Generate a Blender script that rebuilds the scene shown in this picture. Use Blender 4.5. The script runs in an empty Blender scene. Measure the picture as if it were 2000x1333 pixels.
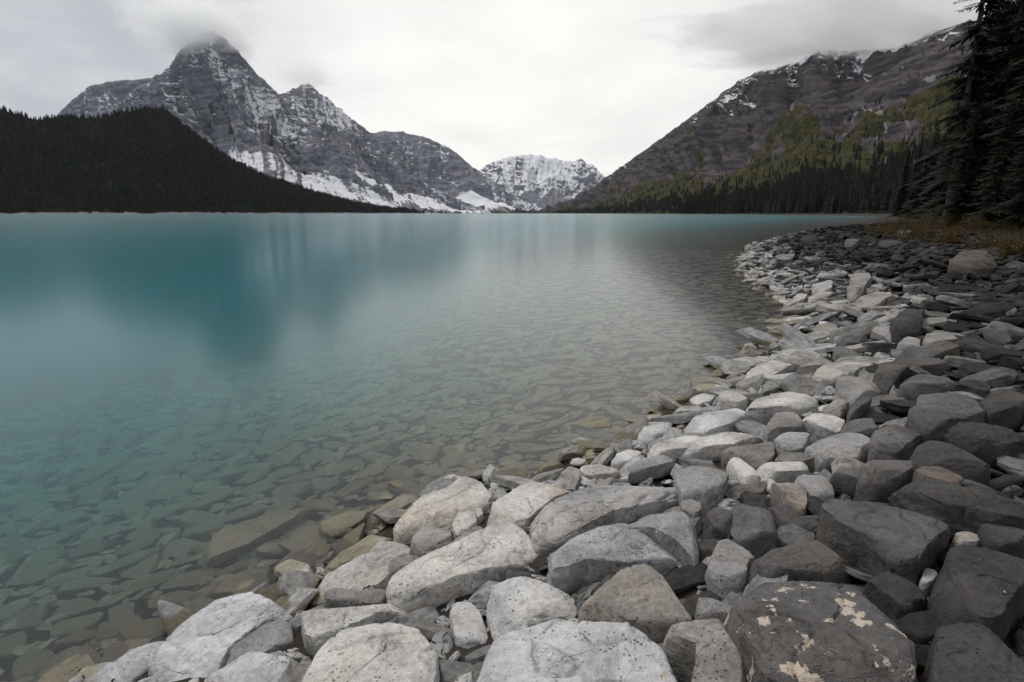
import bpy, math, random
import numpy as np

# ------------------------------------------------------------------ camera
random.seed(7)
RNG = np.random.default_rng(11)
scene = bpy.context.scene
COL = scene.collection
W, HGT = 2000.0, 1333.0
FPX = 1111.0                      # 20 mm lens on a 36 mm sensor
CAMZ = 1.75
HORIZON = 417.0
TILT = math.atan((HGT / 2 - HORIZON) / FPX)
ST, CT = math.sin(TILT), math.cos(TILT)
cam_data = bpy.data.cameras.new('camera')
cam_data.lens = 20.0
cam_data.sensor_width = 36.0
cam_data.clip_start = 0.05
cam_data.clip_end = 120000.0
cam = bpy.data.objects.new('camera', cam_data)
COL.objects.link(cam)
cam.location = (0, 0, CAMZ)
cam.rotation_euler = (math.pi / 2 - TILT, 0, 0)
scene.camera = cam

# ------------------------------------------------------------------ sky and sun (overcast)
SUN_EL, SUN_AZ = math.radians(60), math.radians(-48)      # azimuth from +Y, towards +X
SUN_DIR = (math.sin(SUN_AZ) * math.cos(SUN_EL), math.cos(SUN_AZ) * math.cos(SUN_EL), math.sin(SUN_EL))
world = bpy.data.worlds.new('World')
scene.world = world
world.use_nodes = True
wn, wl = world.node_tree.nodes, world.node_tree.links
wn.clear()


def N(nodes, kind, **kw):
    n = nodes.new(kind)
    for k, v in kw.items():
        if k == 'inp':
            for kk, vv in v.items():
                n.inputs[kk].default_value = vv
        else:
            setattr(n, k, v)
    return n


def math_node(nodes, links, op, a, b=None, c=None, clamp=False):
    n = nodes.new('ShaderNodeMath')
    n.operation = op
    n.use_clamp = clamp
    for i, v in enumerate((a, b, c)):
        if v is None:
            continue
        if isinstance(v, (int, float)):
            n.inputs[i].default_value = v
        else:
            links.new(v, n.inputs[i])
    return n.outputs[0]


def map_range(nodes, links, v, a, b, c=0.0, d=1.0, smooth=True):
    n = nodes.new('ShaderNodeMapRange')
    n.interpolation_type = 'SMOOTHSTEP' if smooth else 'LINEAR'
    links.new(v, n.inputs['Value'])
    for k, x in (('From Min', a), ('From Max', b), ('To Min', c), ('To Max', d)):
        n.inputs[k].default_value = x
    return n.outputs['Result']


def mix_col(nodes, links, fac, a, b, blend='MIX'):
    n = nodes.new('ShaderNodeMix')
    n.data_type = 'RGBA'
    n.blend_type = blend
    for sock, v in ((n.inputs[0], fac), (n.inputs[6], a), (n.inputs[7], b)):
        if isinstance(v, (int, float)):
            sock.default_value = v
        elif isinstance(v, tuple):
            sock.default_value = v if len(v) == 4 else (*v, 1)
        else:
            links.new(v, sock)
    return n.outputs[2]


def build_world():
    sky = N(wn, 'ShaderNodeTexSky', sky_type='NISHITA', sun_disc=False, sun_elevation=SUN_EL, sun_rotation=SUN_AZ)
    sky.air_density, sky.dust_density = 1.2, 2.5
    tc = wn.new('ShaderNodeTexCoord')
    sep = wn.new('ShaderNodeSeparateXYZ')
    wl.new(tc.outputs['Generated'], sep.inputs[0])
    zc = math_node(wn, wl, 'MAXIMUM', sep.outputs['Z'], 0.0)
    zd = math_node(wn, wl, 'ADD', zc, 0.22)
    comb = wn.new('ShaderNodeCombineXYZ')
    wl.new(math_node(wn, wl, 'DIVIDE', sep.outputs['X'], zd), comb.inputs[0])
    wl.new(math_node(wn, wl, 'DIVIDE', sep.outputs['Y'], zd), comb.inputs[1])
    off = wn.new('ShaderNodeVectorMath'); off.operation = 'ADD'
    wl.new(comb.outputs[0], off.inputs[0])
    off.inputs[1].default_value = (6.74, 11.458, 6.066)
    n1 = N(wn, 'ShaderNodeTexNoise', inp={'Scale': 0.75, 'Detail': 5.0, 'Roughness': 0.5, 'Distortion': 0.35})
    wl.new(off.outputs[0], n1.inputs['Vector'])
    n2 = N(wn, 'ShaderNodeTexNoise', inp={'Scale': 2.6, 'Detail': 4.0, 'Roughness': 0.5, 'Distortion': 0.2})
    wl.new(off.outputs[0], n2.inputs['Vector'])
    m = math_node(wn, wl, 'MULTIPLY_ADD', n2.outputs['Fac'], 0.35, math_node(wn, wl, 'MULTIPLY', n1.outputs['Fac'], 0.65))
    thick = map_range(wn, wl, m, 0.36, 0.62)
    # brightening of the cloud deck low over the head of the valley
    dot = wn.new('ShaderNodeVectorMath'); dot.operation = 'DOT_PRODUCT'
    wl.new(tc.outputs['Generated'], dot.inputs[0])
    dot.inputs[1].default_value = (0.06, 0.99, 0.10)
    glow = map_range(wn, wl, dot.outputs['Value'], 0.80, 1.0)
    cloud = mix_col(wn, wl, thick, (7.0, 7.05, 7.15), (4.5, 4.65, 5.05))
    cloud = mix_col(wn, wl, glow, cloud, mix_col(wn, wl, thick, (9.3, 9.2, 8.85), (8.1, 8.05, 7.8)))
    col = mix_col(wn, wl, 0.97, sky.outputs[0], cloud)
    bg = N(wn, 'ShaderNodeBackground', inp={'Strength': 0.1})
    wl.new(col, bg.inputs['Color'])
    out = wn.new('ShaderNodeOutputWorld')
    wl.new(bg.outputs[0], out.inputs['Surface'])


build_world()
sun_data = bpy.data.lights.new('sun', 'SUN')
sun_data.energy = 1.45
sun_data.angle = math.radians(22)
sun_data.color = (1.0, 0.965, 0.91)
sun = bpy.data.objects.new('sun', sun_data)
COL.objects.link(sun)
from mathutils import Vector
sun.rotation_euler = Vector(SUN_DIR).to_track_quat('Z', 'Y').to_euler()

vs = scene.view_settings
vs.view_transform = 'Standard'
vs.look = 'None'
vs.exposure = 0.2
vs.gamma = 1.0
vs.use_curve_mapping = False
cy = scene.cycles
cy.max_bounces = 12
cy.use_adaptive_sampling = True
cy.adaptive_threshold = 0.025
cy.volume_step_rate = 2.0
cy.volume_max_steps = 96
cy.diffuse_bounces = 3
cy.glossy_bounces = 4
cy.transmission_bounces = 6
cy.volume_bounces = 10
cy.transparent_max_bounces = 16
cy.use_denoising = True
cy.caustics_reflective = True
cy.caustics_refractive = True
cy.sample_clamp_indirect = 6.0


# ------------------------------------------------------------------ pixel <-> world
def ray(px, py):
    a = (px - W / 2) / FPX
    b = (HGT / 2 - py) / FPX
    return np.array([a, CT + b * ST, -ST + b * CT])


def at_depth(px, py, Y):
    r = ray(px, py)
    return np.array([0, 0, CAMZ]) + r * (Y / r[1])


def on_plane(px, py, z=0.0):
    r = ray(px, py)
    return np.array([0, 0, CAMZ]) + r * ((z - CAMZ) / r[2])


def to_px(P):
    P = np.asarray(P, float)
    x, y, z = P[..., 0], P[..., 1], P[..., 2] - CAMZ
    f = y * CT - z * ST
    u = y * ST + z * CT
    f = np.where(np.abs(f) < 1e-6, 1e-6, f)
    return W / 2 + FPX * x / f, HGT / 2 - FPX * u / f, f


# ------------------------------------------------------------------ noise (numpy)
_perm = RNG.permutation(256)
_perm = np.concatenate([_perm, _perm, _perm])
_g = RNG.normal(size=(256, 3))
_g /= np.linalg.norm(_g, axis=1)[:, None]


def pn(p):
    p = np.asarray(p, float)
    i = np.floor(p).astype(int)
    f = p - i
    i &= 255
    u = f * f * f * (f * (f * 6 - 15) + 10)
    out = 0
    for dx in (0, 1):
        wx = u[:, 0] if dx else 1 - u[:, 0]
        for dy in (0, 1):
            wy = u[:, 1] if dy else 1 - u[:, 1]
            for dz in (0, 1):
                wz = u[:, 2] if dz else 1 - u[:, 2]
                h = _perm[_perm[_perm[i[:, 0] + dx] + i[:, 1] + dy] + i[:, 2] + dz]
                g = _g[h]
                out = out + wx * wy * wz * (g[:, 0] * (f[:, 0] - dx) + g[:, 1] * (f[:, 1] - dy) + g[:, 2] * (f[:, 2] - dz))
    return out * 1.5


def fbm(p, octv=4, lac=2.03, gain=0.5):
    a, s, t = 1.0, 0, 0
    p = np.array(p, float)
    for _ in range(octv):
        s = s + a * pn(p)
        t += a
        a *= gain
        p = p * lac + 17.3
    return s / t


def ridged(p, octv=4, lac=2.05, gain=0.5):
    a, s, t = 1.0, 0, 0
    p = np.array(p, float)
    for _ in range(octv):
        s = s + a * (1 - np.abs(pn(p)) * 1.6)
        t += a
        a *= gain
        p = p * lac + 31.7
    return s / t


def sstep(a, b, x):
    t = np.clip((x - a) / (b - a), 0, 1)
    return t * t * (3 - 2 * t)


# ------------------------------------------------------------------ mesh helpers
def np_mesh(name, V, Q, T=None, smooth=True):
    """mesh from vertex array, quads and optional triangles"""
    me = bpy.data.meshes.new(name)
    V = np.asarray(V, np.float32)
    nq = 0 if Q is None else len(Q)
    nt = 0 if T is None else len(T)
    me.vertices.add(len(V))
    me.vertices.foreach_set('co', V.ravel())
    me.loops.add(nq * 4 + nt * 3)
    me.polygons.add(nq + nt)
    idx, st, tot = [], [], []
    if nq:
        idx.append(np.asarray(Q).ravel()); st.append(np.arange(nq) * 4); tot.append(np.full(nq, 4))
    if nt:
        idx.append(np.asarray(T).ravel()); st.append(nq * 4 + np.arange(nt) * 3); tot.append(np.full(nt, 3))
    me.loops.foreach_set('vertex_index', np.concatenate(idx).astype(np.int32))
    me.polygons.foreach_set('loop_start', np.concatenate(st).astype(np.int32))
    me.polygons.foreach_set('loop_total', np.concatenate(tot).astype(np.int32))
    me.polygons.foreach_set('use_smooth', np.full(nq + nt, bool(smooth)))
    me.update(calc_edges=True)
    return me


def color_attr(me, name, C):
    a = me.attributes.new(name, 'FLOAT_COLOR', 'POINT')
    C = np.asarray(C, np.float32)
    if C.shape[1] == 3:
        C = np.concatenate([C, np.ones((len(C), 1), np.float32)], 1)
    a.data.foreach_set('color', C.ravel())


def obj(name, me, mat=None, parent=None, label=None, category=None, group=None, kind=None, loc=None):
    o = bpy.data.objects.new(name, me)
    COL.objects.link(o)
    if mat is not None and me is not None and not me.materials:
        me.materials.append(mat)
    if parent is not None:
        o.parent = parent
    for k, v in (('label', label), ('category', category), ('group', group), ('kind', kind)):
        if v:
            o[k] = v
    if loc is not None:
        o.location = loc
    return o


def grid_quads(nu, nv, wrap=False):
    cu = nu if wrap else nu - 1
    i, j = np.meshgrid(np.arange(cu), np.arange(nv - 1), indexing='ij')
    i2 = (i + 1) % nu
    return np.stack([i * nv + j, i2 * nv + j, i2 * nv + j + 1, i * nv + j + 1], -1).reshape(-1, 4)


def new_mat(name):
    m = bpy.data.materials.new(name)
    m.use_nodes = True
    n, l = m.node_tree.nodes, m.node_tree.links
    n.clear()
    out = n.new('ShaderNodeOutputMaterial')
    return m, n, l, out


def noise(n, l, vec, scale, detail=4, rough=0.55, dist=0.0):
    t = N(n, 'ShaderNodeTexNoise', inp={'Scale': scale, 'Detail': detail, 'Roughness': rough, 'Distortion': dist})
    if vec is not None:
        l.new(vec, t.inputs['Vector'])
    return t.outputs['Fac']


# ------------------------------------------------------------------ materials
def rock_material(name, per_object=True):
    m, n, l, out = new_mat(name)
    b = N(n, 'ShaderNodeBsdfPrincipled', inp={'Roughness': 0.85, 'Specular IOR Level': 0.25})
    tc = n.new('ShaderNodeTexCoord')
    geo = n.new('ShaderNodeNewGeometry')
    if per_object:
        info = n.new('ShaderNodeObjectInfo')
        sh = n.new('ShaderNodeVectorMath'); sh.operation = 'ADD'
        l.new(tc.outputs['Object'], sh.inputs[0])
        r = math_node(n, l, 'MULTIPLY', info.outputs['Random'], 37.0)
        l.new(r, sh.inputs[1])
        vec = sh.outputs[0]
        tone, lich = info.outputs['Color'], info.outputs['Alpha']
    else:
        vec = tc.outputs['Object']
        at = N(n, 'ShaderNodeAttribute', attribute_name='tone')
        tone, lich = at.outputs['Color'], None
    big = noise(n, l, vec, 3.2, 5, 0.6, 0.4)
    fine = noise(n, l, vec, 38.0, 4, 0.65)
    grain = noise(n, l, vec, 210.0, 2, 0.6)
    k = math_node(n, l, 'ADD', map_range(n, l, big, 0.28, 0.72, 0.62, 1.25), map_range(n, l, fine, 0.3, 0.7, -0.16, 0.16))
    k = math_node(n, l, 'ADD', k, map_range(n, l, grain, 0.3, 0.7, -0.12, 0.12))
    kc = n.new('ShaderNodeCombineXYZ')
    for i in range(3):
        l.new(k, kc.inputs[i])
    col = mix_col(n, l, 1.0, tone, kc.outputs[0], 'MULTIPLY')
    # brown weathering tint
    tint = map_range(n, l, noise(n, l, vec, 1.7, 4, 0.6), 0.48, 0.7, 0.0, 0.5)
    col = mix_col(n, l, tint, col, mix_col(n, l, 1.0, col, (1.05, 0.93, 0.80), 'MULTIPLY'))
    # iron staining and pale mineral veins
    st = map_range(n, l, noise(n, l, vec, 2.6, 6, 0.65, 0.8), 0.57, 0.70, 0.0, 0.55)
    col = mix_col(n, l, st, col, mix_col(n, l, 1.0, col, (0.78, 0.62, 0.47), 'MULTIPLY'))
    # edges rubbed paler
    pt = map_range(n, l, geo.outputs['Pointiness'], 0.52, 0.60, 0.0, 0.30)
    col = mix_col(n, l, pt, col, mix_col(n, l, 1.0, col, (1.5, 1.48, 1.45), 'MULTIPLY'))
    # dark pits and specks
    vo = N(n, 'ShaderNodeTexVoronoi', feature='F1', inp={'Scale': 58.0, 'Randomness': 1.0})
    l.new(vec, vo.inputs['Vector'])
    pm = math_node(n, l, 'MULTIPLY', map_range(n, l, vo.outputs['Distance'], 0.12, 0.28, 1.0, 0.0),
                   map_range(n, l, noise(n, l, vec, 6.0, 5, 0.7), 0.49, 0.60))
    col = mix_col(n, l, math_node(n, l, 'MULTIPLY', pm, 0.7), col, (0.05, 0.047, 0.044))
    # crustose lichen
    if lich is not None:
        ln = noise(n, l, vec, 12.0, 8, 0.60, 0.25)
        thr = math_node(n, l, 'SUBTRACT', 0.80, math_node(n, l, 'MULTIPLY', lich, 0.235))
        lm = map_range(n, l, math_node(n, l, 'SUBTRACT', ln, thr), 0.0, 0.012)
        lm = math_node(n, l, 'MULTIPLY', lm, map_range(n, l, lich, 0.02, 0.08))
        lcol = mix_col(n, l, fine, (0.36, 0.30, 0.235), (0.54, 0.46, 0.37))
        col = mix_col(n, l, lm, col, lcol)
    # algae film below the waterline
    sep = n.new('ShaderNodeSeparateXYZ')
    l.new(geo.outputs['Position'], sep.inputs[0])
    wn_ = noise(n, l, geo.outputs['Position'], 7.0, 4, 0.6)
    lvl = math_node(n, l, 'ADD', sep.outputs['Z'], math_node(n, l, 'MULTIPLY', math_node(n, l, 'SUBTRACT', wn_, 0.5), 0.08))
    wet = map_range(n, l, lvl, 0.042, 0.060, 1.0, 0.0)
    alg = mix_col(n, l, 0.45, (0.24, 0.215, 0.15), mix_col(n, l, 1.0, col, (0.66, 0.60, 0.44), 'MULTIPLY'))
    col = mix_col(n, l, wet, col, alg)
    l.new(col, b.inputs['Base Color'])
    l.new(map_range(n, l, wet, 0, 1, 0.88, 0.38), b.inputs['Roughness'])
    hb = math_node(n, l, 'MULTIPLY_ADD', fine, 0.75, math_node(n, l, 'MULTIPLY', big, 0.9))
    hb = math_node(n, l, 'MULTIPLY_ADD', grain, 0.15, hb)
    hb = math_node(n, l, 'SUBTRACT', hb, math_node(n, l, 'MULTIPLY', pm, 0.45))
    # bedding cracks
    mp = n.new('ShaderNodeMapping'); mp.inputs['Scale'].default_value = (2.2, 2.2, 16.0)
    l.new(vec, mp.inputs['Vector'])
    cr = noise(n, l, mp.outputs[0], 1.6, 5, 0.6, 0.5)
    crk = map_range(n, l, math_node(n, l, 'ABSOLUTE', math_node(n, l, 'SUBTRACT', cr, 0.5)), 0.0, 0.02, 1.0, 0.0)
    crk = math_node(n, l, 'MULTIPLY', crk, map_range(n, l, noise(n, l, vec, 2.3, 2, 0.5), 0.54, 0.62))
    hb = math_node(n, l, 'SUBTRACT', hb, math_node(n, l, 'MULTIPLY', crk, 0.35))
    bp = N(n, 'ShaderNodeBump', inp={'Strength': 0.85, 'Distance': 0.02})
    l.new(hb, bp.inputs['Height'])
    l.new(bp.outputs[0], b.inputs['Normal'])
    l.new(b.outputs[0], out.inputs['Surface'])
    return m


def ground_material():
    m, n, l, out = new_mat('shore ground')
    b = N(n, 'ShaderNodeBsdfPrincipled', inp={'Roughness': 0.95, 'Specular IOR Level': 0.15})
    geo = n.new('ShaderNodeNewGeometry')
    P = geo.outputs['Position']
    a = noise(n, l, P, 9.0, 5, 0.65)
    vo = N(n, 'ShaderNodeTexVoronoi', feature='F1', inp={'Scale': 11.0})
    l.new(P, vo.inputs['Vector'])
    sep = n.new('ShaderNodeSeparateXYZ')
    l.new(P, sep.inputs[0])
    wet = map_range(n, l, sep.outputs['Z'], -0.02, 0.05, 1.0, 0.0)
    dry = mix_col(n, l, a, (0.018, 0.016, 0.014), (0.06, 0.053, 0.047))
    under = mix_col(n, l, map_range(n, l, vo.outputs['Distance'], 0.05, 0.6), (0.06, 0.052, 0.036), (0.015, 0.013, 0.010))
    l.new(mix_col(n, l, wet, dry, under), b.inputs['Base Color'])
    bp = N(n, 'ShaderNodeBump', inp={'Strength': 0.9, 'Distance': 0.05})
    l.new(math_node(n, l, 'SUBTRACT', a, vo.outputs['Distance']), bp.inputs['Height'])
    l.new(bp.outputs[0], b.inputs['Normal'])
    l.new(b.outputs[0], out.inputs['Surface'])
    return m


def mountain_material(name, scale=1.0, slant=0.1, rock=(0.115, 0.121, 0.152), rock2=(0.215, 0.219, 0.254), veg1=(0.020, 0.024, 0.011), veg2=(0.095, 0.082, 0.024)):
    """mask attribute: r snow, g vegetation, b pale scree"""
    m, n, l, out = new_mat(name)
    b = N(n, 'ShaderNodeBsdfPrincipled', inp={'Roughness': 0.95, 'Specular IOR Level': 0.1})
    geo = n.new('ShaderNodeNewGeometry')
    P = geo.outputs['Position']
    at = N(n, 'ShaderNodeAttribute', attribute_name='mask')
    sp = n.new('ShaderNodeSeparateColor')
    l.new(at.outputs['Color'], sp.inputs[0])
    big = noise(n, l, P, 0.006 * scale, 6, 0.65, 0.3)
    fine = noise(n, l, P, 0.030 * scale, 8, 0.74)
    mp = n.new('ShaderNodeMapping'); mp.inputs['Scale'].default_value = (0.0035 * scale, 0.0035 * scale, 0.024 * scale)
    mp.inputs['Rotation'].default_value = (0.12, slant, 0)
    l.new(P, mp.inputs['Vector'])
    strata = noise(n, l, mp.outputs[0], 1.0, 7, 0.65, 0.6)
    rockc = mix_col(n, l, map_range(n, l, strata, 0.39, 0.62), rock, rock2)
    rockc = mix_col(n, l, map_range(n, l, big, 0.45, 0.68, 0.0, 0.4), rockc, (rock2[0] * 0.92, rock2[1] * 0.80, rock2[2] * 0.76))
    vegc = mix_col(n, l, map_range(n, l, fine, 0.42, 0.66), veg1, veg2)
    scree = mix_col(n, l, fine, (0.17, 0.16, 0.16), (0.34, 0.32, 0.32))

    def edge(mask, w=0.5, soft=0.10):
        k = math_node(n, l, 'ADD', mask, math_node(n, l, 'MULTIPLY', math_node(n, l, 'SUBTRACT', fine, 0.5), w))
        return map_range(n, l, k, 0.5 - soft, 0.5 + soft)

    col = mix_col(n, l, edge(sp.outputs['Blue']), rockc, scree)
    col = mix_col(n, l, edge(sp.outputs['Green'], 1.6), col, vegc)
    col = mix_col(n, l, edge(sp.outputs['Red'], 0.8, 0.12), col, (0.78, 0.79, 0.82))
    l.new(col, b.inputs['Base Color'])
    bp = N(n, 'ShaderNodeBump', inp={'Strength': 0.8, 'Distance': 22.0 / scale})
    l.new(math_node(n, l, 'MULTIPLY_ADD', strata, 0.8, fine), bp.inputs['Height'])
    l.new(bp.outputs[0], b.inputs['Normal'])
    l.new(b.outputs[0], out.inputs['Surface'])
    return m


def foliage_material(name, c1, c2, scale=1.5, transl=0.25):
    m, n, l, out = new_mat(name)
    b = N(n, 'ShaderNodeBsdfPrincipled', inp={'Roughness': 0.7, 'Specular IOR Level': 0.2})
    geo = n.new('ShaderNodeNewGeometry')
    a = noise(n, l, geo.outputs['Position'], scale, 3, 0.6)
    rnd = geo.outputs['Random Per Island']
    f = math_node(n, l, 'MULTIPLY_ADD', rnd, 0.5, math_node(n, l, 'MULTIPLY', a, 0.5))
    col = mix_col(n, l, map_range(n, l, f, 0.25, 0.75), c1, c2)
    l.new(col, b.inputs['Base Color'])
    tr = n.new('ShaderNodeBsdfTranslucent')
    l.new(col, tr.inputs['Color'])
    mx = n.new('ShaderNodeMixShader'); mx.inputs[0].default_value = transl
    l.new(b.outputs[0], mx.inputs[1]); l.new(tr.outputs[0], mx.inputs[2])
    l.new(mx.outputs[0], out.inputs['Surface'])
    return m


def bark_material(name, c1=(0.035, 0.028, 0.022), c2=(0.09, 0.075, 0.06)):
    m, n, l, out = new_mat(name)
    b = N(n, 'ShaderNodeBsdfPrincipled', inp={'Roughness': 0.95})
    tc = n.new('ShaderNodeTexCoord')
    mp = n.new('ShaderNodeMapping'); mp.inputs['Scale'].default_value = (9, 9, 1.2)
    l.new(tc.outputs['Object'], mp.inputs['Vector'])
    a = noise(n, l, mp.outputs[0], 2.0, 5, 0.65)
    l.new(mix_col(n, l, a, c1, c2), b.inputs['Base Color'])
    bp = N(n, 'ShaderNodeBump', inp={'Strength': 0.8, 'Distance': 0.03})
    l.new(a, bp.inputs['Height']); l.new(bp.outputs[0], b.inputs['Normal'])
    l.new(b.outputs[0], out.inputs['Surface'])
    return m


def water_material():
    m, n, l, out = new_mat('lake water')
    geo = n.new('ShaderNodeNewGeometry')
    mp = n.new('ShaderNodeMapping'); mp.inputs['Scale'].default_value = (1.3, 4.5, 1.0)
    l.new(geo.outputs['Position'], mp.inputs['Vector'])
    a = noise(n, l, mp.outputs[0], 1.0, 3, 0.5)
    bp = N(n, 'ShaderNodeBump', inp={'Strength': 0.05, 'Distance': 0.05})
    l.new(a, bp.inputs['Height'])
    fr = N(n, 'ShaderNodeFresnel', inp={'IOR': 1.43})
    # ripples turn the surface up at grazing angles, so it never mirrors fully
    fac = math_node(n, l, 'DIVIDE', fr.outputs[0], math_node(n, l, 'MULTIPLY_ADD', fr.outputs[0], 0.62, 1.0))
    gl = N(n, 'ShaderNodeBsdfGlossy', inp={'Roughness': 0.145, 'Color': (1, 1, 1, 1)})
    gl.distribution = 'MULTI_GGX'
    rf = N(n, 'ShaderNodeBsdfRefraction', inp={'Roughness': 0.035, 'IOR': 1.333, 'Color': (1, 1, 1, 1)})
    l.new(bp.outputs[0], rf.inputs['Normal'])
    mx = n.new('ShaderNodeMixShader')
    l.new(fac, mx.inputs[0]); l.new(rf.outputs[0], mx.inputs[1]); l.new(gl.outputs[0], mx.inputs[2])
    l.new(mx.outputs[0], out.inputs['Surface'])
    ab = N(n, 'ShaderNodeVolumeAbsorption', inp={'Color': (0.0, 0.925, 0.945, 1), 'Density': 0.38})
    sc = N(n, 'ShaderNodeVolumeScatter', inp={'Color': (0.01, 0.86, 0.95, 1), 'Density': 0.15, 'Anisotropy': 0.3})
    ad = n.new('ShaderNodeAddShader')
    l.new(ab.outputs[0], ad.inputs[0]); l.new(sc.outputs[0], ad.inputs[1])
    l.new(ad.outputs[0], out.inputs['Volume'])
    return m


M_ROCK = rock_material('shore stone')
M_RUBBLE = rock_material('shore rubble', per_object=False)
M_GROUND = ground_material()
M_NEEDLE = foliage_material('spruce needles', (0.005, 0.008, 0.004), (0.015, 0.019, 0.009), 0.8, 0.15)
M_FARTREE = foliage_material('distant conifers', (0.005, 0.008, 0.005), (0.014, 0.018, 0.009), 0.05, 0.1)
M_ASPEN = foliage_material('autumn scrub', (0.055, 0.060, 0.014), (0.16, 0.13, 0.025), 0.05, 0.25)
M_BARK = bark_material('spruce bark')
M_LEAF = foliage_material('autumn shrub leaves', (0.035, 0.030, 0.009), (0.13, 0.085, 0.018), 2.5, 0.35)
M_GRASS = foliage_material('dry grass', (0.030, 0.021, 0.010), (0.085, 0.055, 0.023), 1.5, 0.3)
M_TWIG = bark_material('shrub twigs', (0.06, 0.045, 0.035), (0.13, 0.10, 0.08))

# ------------------------------------------------------------------ shoreline and ground height
SHORE_PX = [(-60, 1460), (140, 1333), (300, 1240), (430, 1190), (560, 1150), (600, 1110), (700, 1045), (760, 990), (850, 945),
            (960, 935), (1060, 925), (1180, 890), (1235, 845), (1310, 800), (1390, 745), (1470, 700), (1545, 655), (1548, 610),
            (1520, 580), (1470, 547), (1437, 512), (1462, 482), (1530, 463), (1600, 447), (1665, 436)]
SHORE = [(-9.0, -30.0), (-4.6, -8.0), (-2.7, -1.5)] + [tuple(on_plane(x, y)[:2]) for x, y in SHORE_PX] + \
        [tuple(at_depth(1715, 417, 190)[:2]), tuple(at_depth(1738, 417, 290)[:2]), tuple(at_depth(1725, 417, 340)[:2]),
         tuple(at_depth(1650, 417, 450)[:2]), tuple(at_depth(1500, 417, 760)[:2]), tuple(at_depth(1400, 417, 1050)[:2])]
SHORE = np.array(SHORE)
LAND = np.vstack([SHORE, [(3000, 1500), (3000, -3000), (-600, -3000), (-60, -200)]])


def in_poly(px, py, poly):
    ins = np.zeros(px.shape, bool)
    n = len(poly)
    for i in range(n):
        x1, y1 = poly[i]
        x2, y2 = poly[(i + 1) % n]
        if y1 == y2:
            continue
        c = ((y1 > py) != (y2 > py)) & (px < (x2 - x1) * (py - y1) / (y2 - y1) + x1)
        ins ^= c
    return ins


def shore_dist(x, y):
    """signed distance to the shoreline, positive on land"""
    x = np.atleast_1d(np.asarray(x, float)); y = np.atleast_1d(np.asarray(y, float))
    best = np.full(x.shape, 1e18)
    for i in range(len(SHORE) - 1):
        ax, ay = SHORE[i]; bx, by = SHORE[i + 1]
        dx, dy = bx - ax, by - ay
        t = np.clip(((x - ax) * dx + (y - ay) * dy) / (dx * dx + dy * dy), 0, 1)
        best = np.minimum(best, (x - ax - t * dx) ** 2 + (y - ay - t * dy) ** 2)
    d = np.sqrt(best)
    return np.where(in_poly(x, y, LAND), d, -d)


def height(x, y, d=None, rough=True):
    x = np.atleast_1d(np.asarray(x, float)); y = np.atleast_1d(np.asarray(y, float))
    if d is None:
        d = shore_dist(x, y)
    up = 0.95 * (1 - np.exp(-np.maximum(d, 0) * 0.30)) + 0.010 * np.maximum(d, 0) + 0.05 * np.maximum(d - 60, 0)
    sl = 0.46 + (0.15 - 0.46) * sstep(-3.4, 1.6, x)
    dn = -(sl * np.maximum(-d, 0) + 0.010 * np.maximum(-d - 2, 0) ** 2)
    h = np.where(d > 0, up, np.maximum(dn, -12.0)) - 0.03
    if rough:
        p = np.stack([x, y, x * 0], -1)
        h = h + (fbm(p * 1.7, 3) * 0.06) * sstep(400, 20, np.hypot(x, y))
    return h


def h1(x, y):
    return float(height(x, y)[0])


def build_ground():
    ang = np.radians(np.concatenate([np.linspace(-60, 60, 260), np.linspace(63, 297, 60)]))
    rad = np.concatenate([[0.05], np.geomspace(0.4, 60, 230), np.geomspace(63, 24500, 70)])
    A, R = np.meshgrid(ang, rad, indexing='ij')
    x, y = (np.sin(A) * R).ravel(), (np.cos(A) * R).ravel()
    z = height(x, y)
    me = np_mesh('ground', np.stack([x, y, z], -1), grid_quads(len(ang), len(rad), wrap=True))
    obj('ground', me, M_GROUND, kind='structure', label='dark stony ground of the bank and lake bed', category='ground')


build_ground()


def build_water():
    x0, x1, y0, y1, zb = -22000.0, 22000.0, -4000.0, 30000.0, -16.0
    V = [(x0, y0, 0), (x1, y0, 0), (x1, y1, 0), (x0, y1, 0), (x0, y0, zb), (x1, y0, zb), (x1, y1, zb), (x0, y1, zb)]
    Q = [(0, 1, 2, 3), (7, 6, 5, 4), (0, 4, 5, 1), (1, 5, 6, 2), (2, 6, 7, 3), (3, 7, 4, 0)]
    me = np_mesh('water', V, Q, smooth=False)
    obj('water', me, water_material(), kind='structure', label='still turquoise glacial lake, clear over the stones near shore', category='lake')


build_water()


# ------------------------------------------------------------------ mountains
def resample(vals, n):
    vals = np.asarray(vals, float)
    t = np.linspace(0, len(vals) - 1, n)
    out = np.stack([np.interp(t, np.arange(len(vals)), vals[:, k]) for k in range(vals.shape[1])], -1)
    return out


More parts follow.
